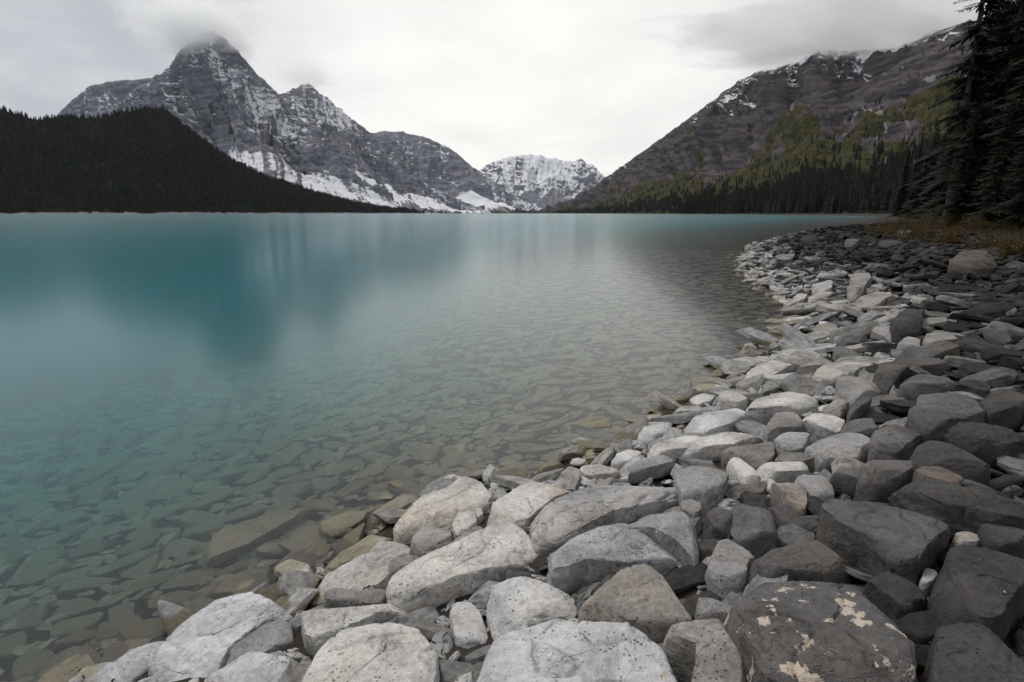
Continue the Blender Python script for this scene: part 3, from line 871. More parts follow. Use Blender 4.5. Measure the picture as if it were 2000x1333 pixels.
# region, outline of the upper face, thickness, tone, lichen, forced height of the top (None: lie on the bank), label
STONES = [
    (R4, [(600, 720), (880, 590), (1090, 475), (1220, 440), (1300, 480), (1350, 555), (1455, 575), (1400, 640), (1210, 690), (970, 740), (740, 830), (615, 880)], .20, PALE, 0, .10, 'long pale slab with a chipped near end, largest in the middle of the shore'),
    (R4, [(620, 460), (770, 320), (920, 265), (990, 190), (1045, 170), (1090, 210), (1130, 310), (1120, 360), (1000, 400), (860, 450), (690, 500)], .16, PALE, 0, .08, 'smooth pale stone with a raised fin-like hump at the water edge'),
    (R4, [(1060, 470), (1100, 400), (1180, 340), (1280, 265), (1380, 235), (1560, 210), (1640, 240), (1600, 270), (1450, 340), (1330, 440), (1200, 475)], .16, LIGHT, 0, .08, 'light grey slab lying between the humped stone and the grooved slab'),
    (R0, [(1043, 1000), (1060, 980), (1110, 965), (1250, 915), (1290, 908), (1335, 915), (1340, 945), (1300, 962), (1200, 990), (1105, 1040), (1085, 1050), (1045, 1035)], .20, LIGHT, 0, .12, 'long rounded slab with a deep groove along its near side'),
    (R0, [(1065, 1085), (1100, 1040), (1150, 1020), (1230, 1018), (1290, 1030), (1320, 1060), (1316, 1082), (1230, 1092), (1150, 1085), (1075, 1100)], .17, LIGHT, 0, .12, 'lumpy two-tiered pale slab below the grooved slab'),
    (R0, [(1125, 1152), (1190, 1108), (1240, 1096), (1280, 1106), (1325, 1150), (1352, 1185), (1270, 1205), (1190, 1195)], .22, MID, .1, .14, 'mid-grey three-sided boulder above the wide speckled slab'),
    (R4, [(1125, 830), (1150, 780), (1300, 750), (1525, 740), (1600, 890), (1420, 970), (1170, 1000)], .20, PALE, 0, .12, 'squarish pale block under the near side of the longest slab'),
    (R4, [(905, 900), (940, 865), (1035, 860), (1110, 1030), (1125, 1085), (990, 1150), (940, 1080)], .16, LIGHT, 0, .05, 'narrow upright-looking slab wedged beside the squarish pale block'),
    (R4, [(65, 1290), (120, 1200), (260, 1080), (420, 970), (560, 920), (720, 915), (820, 960), (860, 1060), (830, 1150), (885, 1220), (850, 1280), (780, 1360), (400, 1420), (60, 1370)], .28, PALE, 0, .16, 'big rounded pale boulder with pitted top at the near edge of the shore'),
    (R0, [(840, 1338), (900, 1290), (1000, 1235), (1090, 1206), (1180, 1212), (1240, 1215), (1330, 1228), (1360, 1260), (1350, 1300), (1300, 1345), (1200, 1380), (1000, 1400), (850, 1380)], .24, LIGHT, .42, .18, 'wide speckled slab with two tan lichen spots beside the rounded boulder'),
    (R4, [(110, 840), (170, 770), (300, 710), (500, 600), (540, 560), (600, 540), (720, 590), (740, 620), (620, 690), (600, 820), (130, 885)], .18, LIGHT, 0, .04, 'cracked wedge with a brown wet stain left of the longest slab'),
    (R4, [(220, 850), (260, 815), (400, 835), (600, 815), (610, 850), (560, 870), (370, 885), (240, 880)], .06, MID, 0, .075, 'slim bone-like stone lying across the stained wedge'),
    (R4, [(65, 960), (120, 905), (300, 900), (600, 880), (770, 915), (560, 930), (400, 1000), (290, 1070), (190, 1110), (130, 1050)], .18, PALE, 0, .10, 'wide pale slab tucked behind the big rounded boulder'),
    (R4, [(230, 690), (300, 640), (540, 500), (640, 470), (680, 500), (560, 580), (440, 640), (280, 715)], .10, LIGHT, 0, .03, 'long thin slab with its tip dipping wet into the lake'),
    (R4, [(700, 550), (760, 490), (880, 455), (935, 490), (930, 540), (850, 590), (760, 610)], .14, MID, 0, .08, 'cracked lump of grey rock above the longest slab'),
    (R4, [(915, 460), (950, 420), (1045, 395), (1050, 440), (990, 515), (950, 525)], .12, LIGHT, 0, .08, 'small tooth-shaped stone behind the longest slab'),
    (R4, [(1110, 260), (1140, 230), (1280, 215), (1300, 245), (1210, 290), (1130, 300)], .09, PALE, 0, .05, 'small cracked white stone at the waterline beyond the humped stone'),
    (R4, [(1135, 320), (1160, 290), (1215, 285), (1210, 320), (1160, 345)], .07, PALE, 0, .05, 'fist-sized white pebble beside the tip of the humped stone'),
    (R4, [(1045, 400), (1065, 380), (1090, 410), (1055, 445)], .08, LIGHT, 0, .05, 'little angular stone squeezed below the humped stone'),
    (R3, [(785, 1250), (860, 1150), (940, 1030), (1100, 900), (1230, 850), (1380, 815), (1560, 890), (1540, 930), (1450, 960), (1230, 1130), (1100, 1290), (1000, 1325), (880, 1310)], .24, PALE, 0, .08, 'large white block with one brown wet corner beside dark water'),
    (R3, [(1190, 1200), (1300, 1085), (1400, 1005), (1555, 960), (1570, 1060), (1500, 1140), (1250, 1210)], .18, MID, 0, .07, 'slanting slab with dark shadowed end leaning on the large white block'),
    (R3, [(1050, 1345), (1150, 1230), (1280, 1150), (1400, 1135), (1520, 1150), (1560, 1190), (1540, 1300), (1480, 1380), (1200, 1420)], .24, LIGHT, 0, .13, 'rounded potato-shaped stone in front of the large white block'),
    (R3, [(400, 1290), (440, 1240), (600, 1220), (700, 1150), (860, 1060), (935, 1035), (870, 1130), (780, 1260), (660, 1380), (420, 1400)], .20, LIGHT, 0, .06, 'long ridge-backed slab running down to the lower corner of the lake'),
    (R3, [(200, 1330), (240, 1200), (320, 1150), (400, 1110), (490, 1130), (550, 1210), (420, 1250), (380, 1340), (260, 1390)], .20, DULL, 0, .03, 'wet dark boulder breaking the water in the lower corner'),
    (R3, [(1000, 670), (1200, 540), (1440, 410), (1700, 390), (1560, 480), (1320, 620), (1120, 700)], .10, MID, 0, -.06, 'longest flat slab lying just under the clear water'),
    (R3, [(1500, 600), (1600, 540), (1700, 490), (1820, 530), (1700, 665), (1600, 650)], .10, MID, 0, -.06, 'submerged square slab beside the white-tipped stone'),
    (R3, [(1370, 640), (1450, 580), (1540, 630), (1460, 650)], .06, MID, 0, -.04, 'small submerged wedge touching the long drowned slab'),
    (R3, [(1140, 850), (1240, 760), (1440, 665), (1460, 790), (1300, 850)], .16, DULL, 0, .02, 'wet brown slab awash beside the white-tipped stone'),
    (R3, [(1455, 690), (1540, 660), (1690, 680), (1700, 720), (1580, 770), (1510, 740)], .16, PALE, 0, .08, 'small white-tipped stone standing alone in the water'),
    (R4, [(200, 480), (240, 440), (440, 370), (460, 440), (400, 480), (260, 520)], .12, DULL, 0, .06, 'knobbly wet stone awash in front of the humped stone'),
    (R4, [(455, 440), (560, 360), (720, 280), (755, 320), (660, 390), (480, 465)], .10, MID, 0, .06, 'half-drowned slab with one dry white corner near the humped stone'),
    (R4, [(460, 330), (470, 310), (600, 305), (610, 335), (480, 350)], .05, MID, 0, .02, 'thin shard of rock pointing out over the water'),
    (R4, [(790, 300), (850, 220), (900, 195), (960, 215), (880, 255)], .08, MID, 0, .0, 'brown stone just breaking the surface behind the humped stone'),
    (R4, [(1180, 180), (1250, 140), (1310, 165), (1320, 200), (1200, 215)], .08, MID, 0, .01, 'tan rounded stone in the shallows beyond the small cracked white stone'),
    (R4, [(1480, 190), (1500, 170), (1690, 250), (1640, 260)], .06, PALE, 0, .06, 'pale splinter lying against the grooved slab'),
    (R4, [(1605, 165), (1640, 130), (1700, 135), (1830, 180), (1760, 215), (1640, 200)], .10, PALE, 0, .07, 'bright low stone at the waterline behind the grooved slab'),
    (R5, [(400, 170), (450, 130), (560, 85), (620, 110), (640, 170), (600, 250), (540, 280), (450, 250)], .22, MID, .05, .15, 'egg-shaped grey boulder at the end of the grooved slab'),
    (R5, [(165, 390), (230, 310), (290, 290), (390, 310), (490, 390), (500, 480), (505, 555), (480, 560), (420, 480), (300, 420)], .20, MID, .1, .13, 'tilted fan-shaped slab between the grooved slab and the dark rubble'),
    (R5, [(530, 370), (630, 265), (710, 310), (700, 380), (650, 430), (570, 420)], .18, DULL, .1, .12, 'rough reddish-grey rock beside the fan-shaped slab'),
    (R5, [(650, 420), (690, 290), (810, 275), (880, 400), (800, 470), (700, 450)], .20, DULL, 0, .14, 'dark chunky rock with a broken lower face right of the fan-shaped slab'),
    (R5, [(840, 200), (890, 170), (1000, 250), (1000, 320), (930, 290)], .14, MID, .05, .12, 'angular grey stone leaning above the dark chunky rock'),
    (R5, [(820, 290), (900, 290), (980, 380), (930, 420), (870, 380)], .12, DULL, .05, .10, 'slanted shard right beside the dark chunky rock'),
    (R5, [(420, 300), (480, 275), (525, 320), (490, 365), (430, 340)], .10, MID, 0, .10, 'small block perched above the fan-shaped slab'),
    (R5, [(540, 560), (580, 470), (650, 440), (790, 510), (730, 570), (720, 630), (640, 670), (560, 600)], .20, MID, .2, .12, 'crumbling grey block with a jagged dark front above the lichened boulder'),
    (R5, [(715, 590), (800, 530), (960, 440), (1060, 430), (1170, 490), (1200, 550), (1080, 595), (860, 600)], .20, DULL, .2, .14, 'low dark hump directly behind the lichened boulder'),
    (R5, [(640, 760), (700, 680), (830, 610), (1060, 600), (1150, 650), (1300, 680), (1400, 740), (1500, 870), (1560, 1100), (1500, 1220), (1100, 1260), (820, 1200), (760, 950), (700, 840)], .36, DULL, .95, .20, 'huge dark boulder spotted with tan lichen'),
    (R5, [(1610, 590), (1690, 490), (2000, 490), (2060, 560), (1980, 680), (1900, 780), (1820, 790), (1710, 730)], .26, DARK, .45, .20, 'dark flat-topped block with a few lichen spots near the shore edge'),
    (R5, [(1580, 900), (1620, 840), (1700, 825), (1850, 870), (2000, 1000), (2100, 1140), (1900, 1250), (1620, 1220)], .28, DARK, .25, .18, 'blackish boulder next to the huge lichened one, nearest corner'),
    (R5, [(300, 880), (480, 815), (620, 800), (730, 850), (740, 1000), (720, 1160), (420, 1180), (500, 1040), (500, 930)], .26, MID, .2, .14, 'grey jointed block between the speckled slab and the huge lichened boulder'),
    (R5, [(490, 740), (510, 710), (600, 750), (735, 820), (700, 835), (520, 795)], .10, MID, .1, .13, 'narrow grey shard resting on the jointed block'),
    (R5, [(1050, 330), (1200, 250), (1370, 260), (1500, 310), (1720, 360), (1600, 450), (1500, 540), (1430, 530), (1300, 440)], .26, DULL, .25, .18, 'broad dark slab with a stepped front high on the bank'),
    (R5, [(1410, 180), (1480, 170), (1690, 220), (1900, 260), (2080, 330), (2050, 370), (1850, 355), (1600, 290)], .14, DARK, .1, .20, 'long dark plank-like slab lying across the upper bank'),
    (R5, [(770, 120), (800, 105), (960, 110), (1040, 140), (960, 160), (800, 165)], .10, LIGHT, 0, .12, 'flat pale stone like a loaf beyond the egg-shaped boulder'),
    (R5, [(640, 110), (680, 95), (760, 150), (790, 190), (720, 190)], .10, LIGHT, 0, .10, 'pale stone beside the egg-shaped boulder'),
    (R5, [(940, 190), (990, 165), (1110, 190), (1130, 240), (1060, 265), (980, 220)], .14, MID, .05, .14, 'grey squared stone above the angular leaning stone'),
    (R5, [(1100, 160), (1150, 135), (1240, 150), (1330, 205), (1220, 190)], .10, DULL, .05, .15, 'flat brownish stone above the broad stepped slab'),
    (R5, [(1490, 150), (1620, 125), (1720, 180), (1700, 210), (1530, 180)], .10, (.15, .12, .10), .1, .18, 'rusty brown flat stone resting on the plank-like slab'),
    (R5, [(1240, 150), (1300, 80), (1450, 80), (1520, 125), (1420, 170), (1300, 185)], .22, DULL, .1, .20, 'bulky dark block below the rust-brown stone'),
    (R5, [(1480, 70), (1560, 20), (1720, 20), (1850, 90), (1800, 125), (1600, 110)], .18, DARK, .1, .20, 'dark layered rock behind the rust-brown stone'),
    (R5, [(1270, 650), (1400, 610), (1500, 640), (1570, 720), (1480, 760), (1400, 740)], .14, DARK, .1, .10, 'dark flat rock between the lichened boulder and the flat-topped block'),
    (R5, [(1570, 765), (1620, 740), (1700, 785), (1715, 815), (1600, 825)], .08, MID, .1, .08, 'small pale stone in the gap below the flat-topped block'),
    (R5, [(1800, 400), (1900, 370), (2050, 420), (2000, 470), (1850, 465)], .14, DARK, .1, .14, 'dark stone above the flat-topped block'),
    (R5, [(1540, 620), (1570, 590), (1610, 640), (1560, 680), (1520, 660)], .07, LIGHT, .0, .07, 'light chip of stone beside the flat-topped block'),
    (R5, [(1680, 450), (1750, 430), (1820, 460), (1780, 485), (1690, 485)], .07, LIGHT, .0, .10, 'pale cube-like stone on the back edge of the flat-topped block'),
    (R5, [(145, 170), (250, 100), (360, 78), (440, 97), (340, 130), (220, 160)], .08, MID, 0, .12, 'lens-shaped slab perched over the grooved slab'),
    (R5, [(250, 70), (350, 20), (480, -10), (560, 5), (690, 30), (690, 50), (500, 45), (380, 70)], .12, PALE, 0, .12, 'pale beam-like slab lying beyond the lens-shaped slab'),
    (R5, [(100, 130), (130, 85), (230, 40), (250, 70), (180, 120)], .10, PALE, 0, .08, 'white upturned slab at the waterline beside the lens-shaped slab'),
    (R5, [(600, 60), (640, 45), (760, 40), (850, 20), (850, 80), (780, 125), (700, 90)], .14, MID, 0, .12, 'worn grey slab between the egg-shaped boulder and the loaf-like stone'),
    (R6, [(515, 900), (540, 870), (700, 840), (810, 835), (820, 860), (690, 910), (570, 940)], .14, PALE, 0, .12, 'bright box-shaped block with a clean-cut face near the water'),
    (R6, [(320, 950), (370, 890), (460, 865), (480, 890), (440, 945), (350, 980)], .12, PALE, 0, .09, 'pale leaning stone left of the bright box-shaped block'),
    (R6, [(430, 960), (470, 920), (520, 915), (525, 945), (460, 975)], .08, LIGHT, 0, .08, 'cracked small stone between the leaning stone and the box-shaped block'),
    (R6, [(20, 905), (100, 870), (170, 870), (235, 900), (110, 915)], .08, MID, 0, .04, 'thin slab standing out of the shallows by itself'),
    (R6, [(130, 930), (180, 915), (270, 910), (280, 935), (200, 950)], .06, MID, 0, .015, 'flat brown stone awash next to the thin slab'),
    (R6, [(460, 850), (500, 830), (630, 825), (560, 850)], .06, LIGHT, 0, .06, 'thin chip of slate behind the box-shaped block'),
    (R6, [(670, 780), (730, 745), (800, 790), (760, 815), (690, 810)], .14, PALE, 0, .12, 'white faceted stone like a cut gem near the waterline'),
    (R6, [(550, 790), (640, 760), (675, 765), (640, 805), (570, 815)], .09, LIGHT, 0, .07, 'cracked pale stone left of the gem-like stone'),
    (R6, [(540, 760), (600, 730), (670, 728), (660, 750), (580, 768)], .08, PALE, 0, .06, 'flat white stone behind the cracked pale one'),
    (R6, [(790, 840), (880, 770), (960, 762), (1120, 775), (1130, 800), (1030, 825), (940, 825)], .14, PALE, 0, .13, 'broad white slab with a tapered end beyond the box-shaped block'),
    (R6, [(790, 690), (880, 625), (1000, 610), (1030, 630), (960, 662), (870, 690)], .10, PALE, 0, .11, 'white tilted slab shaped like an arrowhead at the bend of the shore'),
    (R6, [(650, 705), (700, 690), (870, 700), (960, 690), (930, 715), (800, 722)], .08, MID, 0, .05, 'long dark-edged slab at the waterline below the arrowhead slab'),
    (R6, [(1080, 690), (1130, 650), (1290, 620), (1400, 640), (1290, 660), (1260, 685), (1150, 700)], .12, LIGHT, 0, .12, 'wide flat grey slab inland of the arrowhead slab'),
    (R6, [(1185, 760), (1200, 690), (1260, 690), (1385, 745), (1280, 775)], .14, MID, 0, .13, 'faceted grey block below the wide flat slab'),
    (R6, [(1110, 850), (1180, 800), (1240, 780), (1250, 800), (1200, 855)], .12, MID, 0, .12, 'finger-shaped grey stone beside the broad white slab'),
    (R6, [(1230, 850), (1340, 765), (1350, 790), (1290, 830), (1260, 860)], .10, DULL, 0, .14, 'dark upturned shard beside the finger-shaped stone'),
    (R6, [(1040, 870), (1060, 835), (1220, 885), (1200, 925), (1110, 905)], .12, LIGHT, 0, .12, 'wedge-shaped pale rock below the finger-shaped stone'),
    (R6, [(1200, 920), (1250, 870), (1330, 850), (1370, 920), (1290, 935)], .14, DULL, 0, .14, 'dull triangular rock next to the wedge-shaped pale rock'),
    (R6, [(870, 925), (930, 850), (1000, 850), (1050, 905), (950, 925)], .16, MID, 0, .14, 'domed grey stone in the middle of the stony bank'),
    (R6, [(905, 970), (960, 935), (1080, 930), (1040, 995), (950, 1005)], .14, LIGHT, 0, .13, 'grey cobble in front of the domed stone'),
    (R6, [(1050, 980), (1100, 945), (1280, 940), (1365, 970), (1300, 1020), (1100, 1020)], .18, MID, 0, .15, 'broad-backed grey stone lying inland of the domed stone'),
    (R6, [(740, 930), (830, 905), (860, 940), (790, 985), (560, 1005), (480, 1000), (620, 960)], .12, PALE, 0, .12, 'long whitish ledge running under the box-shaped block'),
    (R6, [(1510, 840), (1580, 750), (1680, 740), (1800, 800), (1830, 840), (1640, 915), (1540, 880)], .20, DULL, .1, .20, 'large dark tilted slab high on the bank with a flat face'),
    (R6, [(1360, 680), (1380, 640), (1500, 620), (1680, 620), (1670, 640), (1480, 660), (1400, 700)], .14, DULL, 0, .16, 'overhanging dark ledge above a black hollow'),
    (R6, [(1410, 610), (1500, 580), (1700, 530), (1750, 560), (1560, 610)], .14, DULL, 0, .18, 'long grey slab sloping down from the dark bank'),
    (R6, [(1560, 540), (1590, 505), (1690, 510), (1720, 535), (1600, 550)], .12, MID, 0, .14, 'light flat stone against the dark upper bank'),
    (R6, [(1450, 560), (1500, 520), (1550, 530), (1545, 565)], .10, MID, 0, .14, 'square grey stone beside the sloping grey slab'),
    (R6, [(1800, 780), (1900, 740), (2020, 760), (2000, 810), (1850, 820)], .16, DARK, .1, .20, 'smooth dark hump high on the bank'),
    (R6, [(1470, 720), (1500, 660), (1640, 680), (1710, 720), (1600, 740)], .16, DULL, 0, .17, 'dark squared rock below the overhanging ledge'),
    (R6, [(1350, 930), (1500, 870), (1560, 930), (1440, 1020), (1340, 1000)], .18, DULL, .1, .18, 'mid-dark slab leaning below the large tilted slab'),
    (R6, [(1640, 930), (1760, 870), (1900, 900), (2020, 930), (1900, 960), (1700, 960)], .16, DARK, .1, .20, 'dark shattered rock under the smooth hump'),
    (R6, [(1340, 500), (1390, 460), (1500, 490), (1440, 520)], .10, MID, 0, .14, 'grey kite-shaped stone among the mid-bank rubble'),
    (R6, [(1270, 370), (1300, 330), (1400, 320), (1430, 345), (1340, 385)], .12, MID, 0, .16, 'grey wedge showing one pale face by the bay'),
    (R6, [(1230, 340), (1270, 240), (1350, 240), (1310, 300), (1260, 350)], .14, MID, 0, .20, 'tall grooved slab standing up from the bank'),
    (R6, [(1420, 480), (1480, 400), (1550, 365), (1560, 450), (1500, 480)], .20, DARK, 0, .24, 'dark upright rock casting a shadow on the bank'),
    (R6, [(1085, 300), (1130, 265), (1170, 290), (1160, 325), (1090, 325)], .12, LIGHT, 0, .14, 'pale round-cornered block by the narrow bay'),
    (R6, [(1060, 360), (1100, 340), (1190, 315), (1160, 345), (1090, 365)], .08, LIGHT, 0, .10, 'flat pale slab at the head of the bay'),
    (R6, [(1000, 350), (1020, 330), (1060, 345), (1040, 368), (1005, 370)], .10, LIGHT, 0, .08, 'white boulder at the waterline of the bay'),
    (R6, [(1680, 195), (1740, 150), (1800, 137), (1860, 160), (1890, 190), (1800, 205)], .30, (.085, .074, .060), .1, .28, 'tan-topped boulder beside the dry grass on the upper bank'),
    (R6, [(1030, 105), (1060, 75), (1090, 90), (1105, 108), (1060, 115)], .25, BLACK, 0, .3, 'black rock on the point where the shore turns'),
    (R6, [(1350, 118), (1400, 108), (1480, 108), (1470, 122), (1380, 128)], .08, DARK, 0, .14, 'flat slab like a plank below the shrubs'),
    (R6, [(1450, 75), (1480, 55), (1510, 70), (1500, 82), (1460, 84)], .16, (.15, .13, .11), .1, .25, 'brown stone half hidden among the shrubs'),
    (R6, [(1225, 110), (1260, 92), (1290, 105), (1265, 120), (1235, 120)], .18, DULL, 0, .3, 'grey stone behind the point, below the shrubs'),
    (R6, [(920, 200), (950, 165), (1000, 155), (1000, 180), (960, 205)], .2, MID, 0, .2, 'triangular slab on the pale point of stones'),
]
HERO_POLY, HERO_OBJ = [], []


def place_outline(pts, top):
    """world outline of an upper face: lies on the bank raised by top, or at the height -top.. when below water"""
    cx = np.mean([p[0] for p in pts]); cyy = np.mean([p[1] for p in pts])
    r = ray(cx, cyy)
    if top <= 0.0:
        z = top
    else:
        # march along the sight line to the bank raised by top
        ts = np.concatenate([np.linspace(0.8, 14, 600), np.linspace(14.1, 120, 900)])
        xs, ys, zs = r[0] * ts, r[1] * ts, CAMZ + r[2] * ts
        hh = np.maximum(height(xs, ys, rough=False), -0.02) + top
        k = int(np.argmax(zs <= hh)) if (zs <= hh).any() else len(ts) - 1
        z = float(zs[k])
    c = np.array([0, 0, CAMZ]) + r * ((z - CAMZ) / r[2])
    return c, z


def stone_object(name, me, color, lich, loc, label, group, rot=(0, 0, 0), scale=(1, 1, 1)):
    o = obj(name, me, M_ROCK, label=label, category='stone', group=group, loc=loc)
    hv = random.Random(str(label))
    w_ = hv.uniform(-1, 1); b_ = hv.uniform(0.86, 1.12)
    color = (color[0] * b_ * (1 + 0.035 * w_), color[1] * b_, color[2] * b_ * (1 - 0.055 * w_))
    o.color = (*color, lich)
    o.rotation_euler = rot
    o.scale = scale
    return o


for k, (reg, pts, thick, tone, lich, top, label) in enumerate(STONES):
    px = [reg(*p) for p in pts]
    c, z = place_outline(px, top)
    # local slope of the bank tilts the face a little
    e = 0.4
    gx = (h1(c[0] + e, c[1]) - h1(c[0] - e, c[1])) / (2 * e) * 0.5
    gy = (h1(c[0], c[1] + e) - h1(c[0], c[1] - e)) / (2 * e) * 0.5
    if top <= 0:
        gx = gy = 0.0
    rg = random.Random(k * 7 + 3)
    gx += rg.uniform(-0.05, 0.05); gy += rg.uniform(-0.02, 0.06)
    if top <= 0:
        gx *= 0.3; gy *= 0.3
    poly = []
    for p in px:
        r = ray(*p)
        # ray meets the plane z = zc + gx (x-cx) + gy (y-cy)
        t = (z - gx * c[0] - gy * c[1] - CAMZ) / (r[2] - gx * r[0] - gy * r[1])
        poly.append((r[0] * t - c[0], r[1] * t - c[1]))
    poly = np.array(poly)
    area = 0.5 * np.sum(poly[:, 0] * np.roll(poly[:, 1], -1) - poly[:, 1] * np.roll(poly[:, 0], -1))
    if area < 0:
        poly = poly[::-1]
    span = max(np.ptp([p[0] for p in px]), np.ptp([p[1] for p in px]))
    nth = int(np.clip(span * 0.5, 48, 170)); nr = int(np.clip(span * 0.19, 22, 64))
    thick = max(thick, 0.02)
    me, size = stone_mesh('stone', poly, thick * 1.25, 100 + k, nth, nr, grad=(gx, gy), soft=0.003, cuts=4 if span > 60 else 2, chips=10, chipmax=0.08, dome=0.02)
    o = stone_object('stone', me, tone, lich, tuple(c), label, 'stones traced along the shore')
    HERO_POLY.append(poly + c[:2]); HERO_OBJ.append((o, span, cx if False else float(np.mean([p[0] for p in px])), float(np.mean([p[1] for p in px]))))

# --- the other stones: a pool of shapes laid over the bank and the lake bed
POOL, POOL_LOW, POOL_TINY = [], [], []


def random_outline(rg, elong):
    n = rg.choice([4, 4, 5, 5, 5, 6])
    a0 = rg.uniform(0, 6.28)
    pts = []
    for i in range(n):
        a = a0 + (i + rg.uniform(-0.3, 0.3)) * 2 * math.pi / n
        q = rg.uniform(0.78, 1.12)
        pts.append((math.cos(a) * q * elong, math.sin(a) * q / elong))
    p = np.array(pts)
    return p / np.sqrt(np.mean(np.sum(p ** 2, 1)))


POOL_FLAT = []
for k in range(26):
    rg = random.Random(500 + k)
    el = rg.uniform(1.1, 1.55)
    ol = random_outline(rg, el)
    flat = rg.uniform(0.38, 0.72)
    fl2 = rg.uniform(0.22, 0.4)
    POOL.append(stone_mesh('stone', ol, flat, 900 + k, 76, 36, soft=0.004, cuts=4, chips=12, chipmax=0.2)[0])
    POOL_FLAT.append(stone_mesh('stone', ol, fl2, 930 + k, 76, 32, soft=0.004, chips=12, chipmax=0.16, cuts=1, dome=0.03, rough=0.7)[0])
    POOL_LOW.append((stone_mesh('s', ol, flat, 900 + k, 20, 11, soft=0.01, cuts=3, chips=12, chipmax=0.2)[0], stone_mesh('s', ol, fl2, 930 + k, 20, 10, soft=0.01, chips=12, chipmax=0.16, cuts=1, dome=0.03, rough=0.7)[0]))


def mesh_arrays(me):
    v = np.zeros(len(me.vertices) * 3, np.float32); me.vertices.foreach_get('co', v)
    i = np.zeros(len(me.loops), np.int32); me.loops.foreach_get('vertex_index', i)
    return v.reshape(-1, 3), i.reshape(-1, 4)


LOW_ARR = [(mesh_arrays(a), mesh_arrays(b)) for a, b in POOL_LOW]
TINY_ARR = []
for k in range(26):
    rg = random.Random(500 + k)
    ol = random_outline(rg, rg.uniform(1.1, 1.55))
    ta = stone_mesh('s', ol, 0.7, 900 + k, 10, 7, soft=0.01, cuts=2, chips=6)[0]
    tb = stone_mesh('s', ol, 0.3, 930 + k, 10, 6, soft=0.01, cuts=1, dome=0.03, rough=0.7, chips=6)[0]
    TINY_ARR.append((mesh_arrays(ta), mesh_arrays(tb)))
    bpy.data.meshes.remove(ta); bpy.data.meshes.remove(tb)
for a, b in POOL_LOW:
    bpy.data.meshes.remove(a); bpy.data.meshes.remove(b)


def scatter(n_try, rmin, rmax, dmin, dmax, ymax, packing, taken, rng_, clear=0.45, kmax=0.034):
    """dart throwing in the band dmin..dmax from the shoreline, denser close to the camera"""
    out = []
    r_ = np.exp(rng_.uniform(math.log(1.4), math.log(ymax), n_try * 3))
    a_ = np.radians(rng_.uniform(-50, 47, n_try * 3))
    x, y = r_ * np.sin(a_), r_ * np.cos(a_)
    d = shore_dist(x, y)
    ok = (d > dmin) & (d < dmax)
    ok &= (rng_.uniform(0, 1, len(x)) < np.clip(r_ / 6, 0.25, 1) )
    x, y, d = x[ok][:n_try], y[ok][:n_try], d[ok][:n_try]
    ins = np.zeros(x.shape, bool)
    for P in HERO_POLY:
        c = P.mean(0)
        ins |= in_poly(x, y, (P - c) * 0.92 + c)
    x, y, d = x[~ins], y[~ins], d[~ins]
    R = np.exp(rng_.uniform(math.log(rmin), math.log(rmax), len(x)))
    near = np.hypot(x, y)
    R = np.minimum(R, 0.04 + kmax * near)
    ins = np.zeros(x.shape, bool)
    for a in np.linspace(0, 2 * math.pi, 8, endpoint=False):
        qx, qy = x + np.cos(a) * R * clear, y + np.sin(a) * R * clear
        for P in HERO_POLY:
            ins |= in_poly(qx, qy, P)
    x, y, d, R = x[~ins], y[~ins], d[~ins], R[~ins]
    o = np.argsort(-R)
    cell = {}
    for q in taken:
        cell.setdefault((int(q[0] // 1), int(q[1] // 1)), []).append(q)
    for i in o:
        cx, cy_ = int(x[i] // 1), int(y[i] // 1)
        good = True
        for u in (-1, 0, 1):
            for v in (-1, 0, 1):
                for q in cell.get((cx + u, cy_ + v), ()):
                    if (q[0] - x[i]) ** 2 + (q[1] - y[i]) ** 2 < (packing * (q[2] + R[i])) ** 2:
                        good = False; break
                if not good: break
            if not good: break
        if good:
            q = (x[i], y[i], R[i], d[i])
            cell.setdefault((cx, cy_), []).append(q)
            out.append(q)
    return out


rs = np.random.default_rng(77)
bank = []
for (n_, a_, b_, pk) in ((6000, .22, .34, .62), (11000, .14, .21, .54), (16000, .08, .13, .52), (14000, .04, .075, .5)):
    bank += scatter(n_, a_, b_, -0.10, 8.0, 62, pk, bank, rs)
bank += scatter(9000, .018, .04, -0.05, 5.0, 6.5, .5, bank, rs, 0.4)
bed = []
for (n_, a_, b_, pk) in ((7000, .18, .32, .66), (12000, .10, .17, .60), (14000, .05, .09, .56)):
    bed += scatter(n_, a_, b_, -8.5, -0.05, 30, pk, bed, rs, 0.3, 0.036)


def tone_at(x, y, d, rg):
    """stones washed by the lake are bleached; those higher up the bank are dark rock, with shade put into their tone"""
    k = float(sstep(0.6, 2.5, np.array([d + 0.03 * x + rg.uniform(-0.8, 0.8)]))[0])
    base = rg.uniform(0.30, 0.50)
    hi = rg.uniform(0.016, 0.060)  # part of this darkness stands in for shade on the upper bank
    v = base * (1 - k) + hi * k
    w = rg.uniform(0.0, 1.0)
    return (v * (1 + 0.03 * w), v, v * (1 - 0.06 * w))


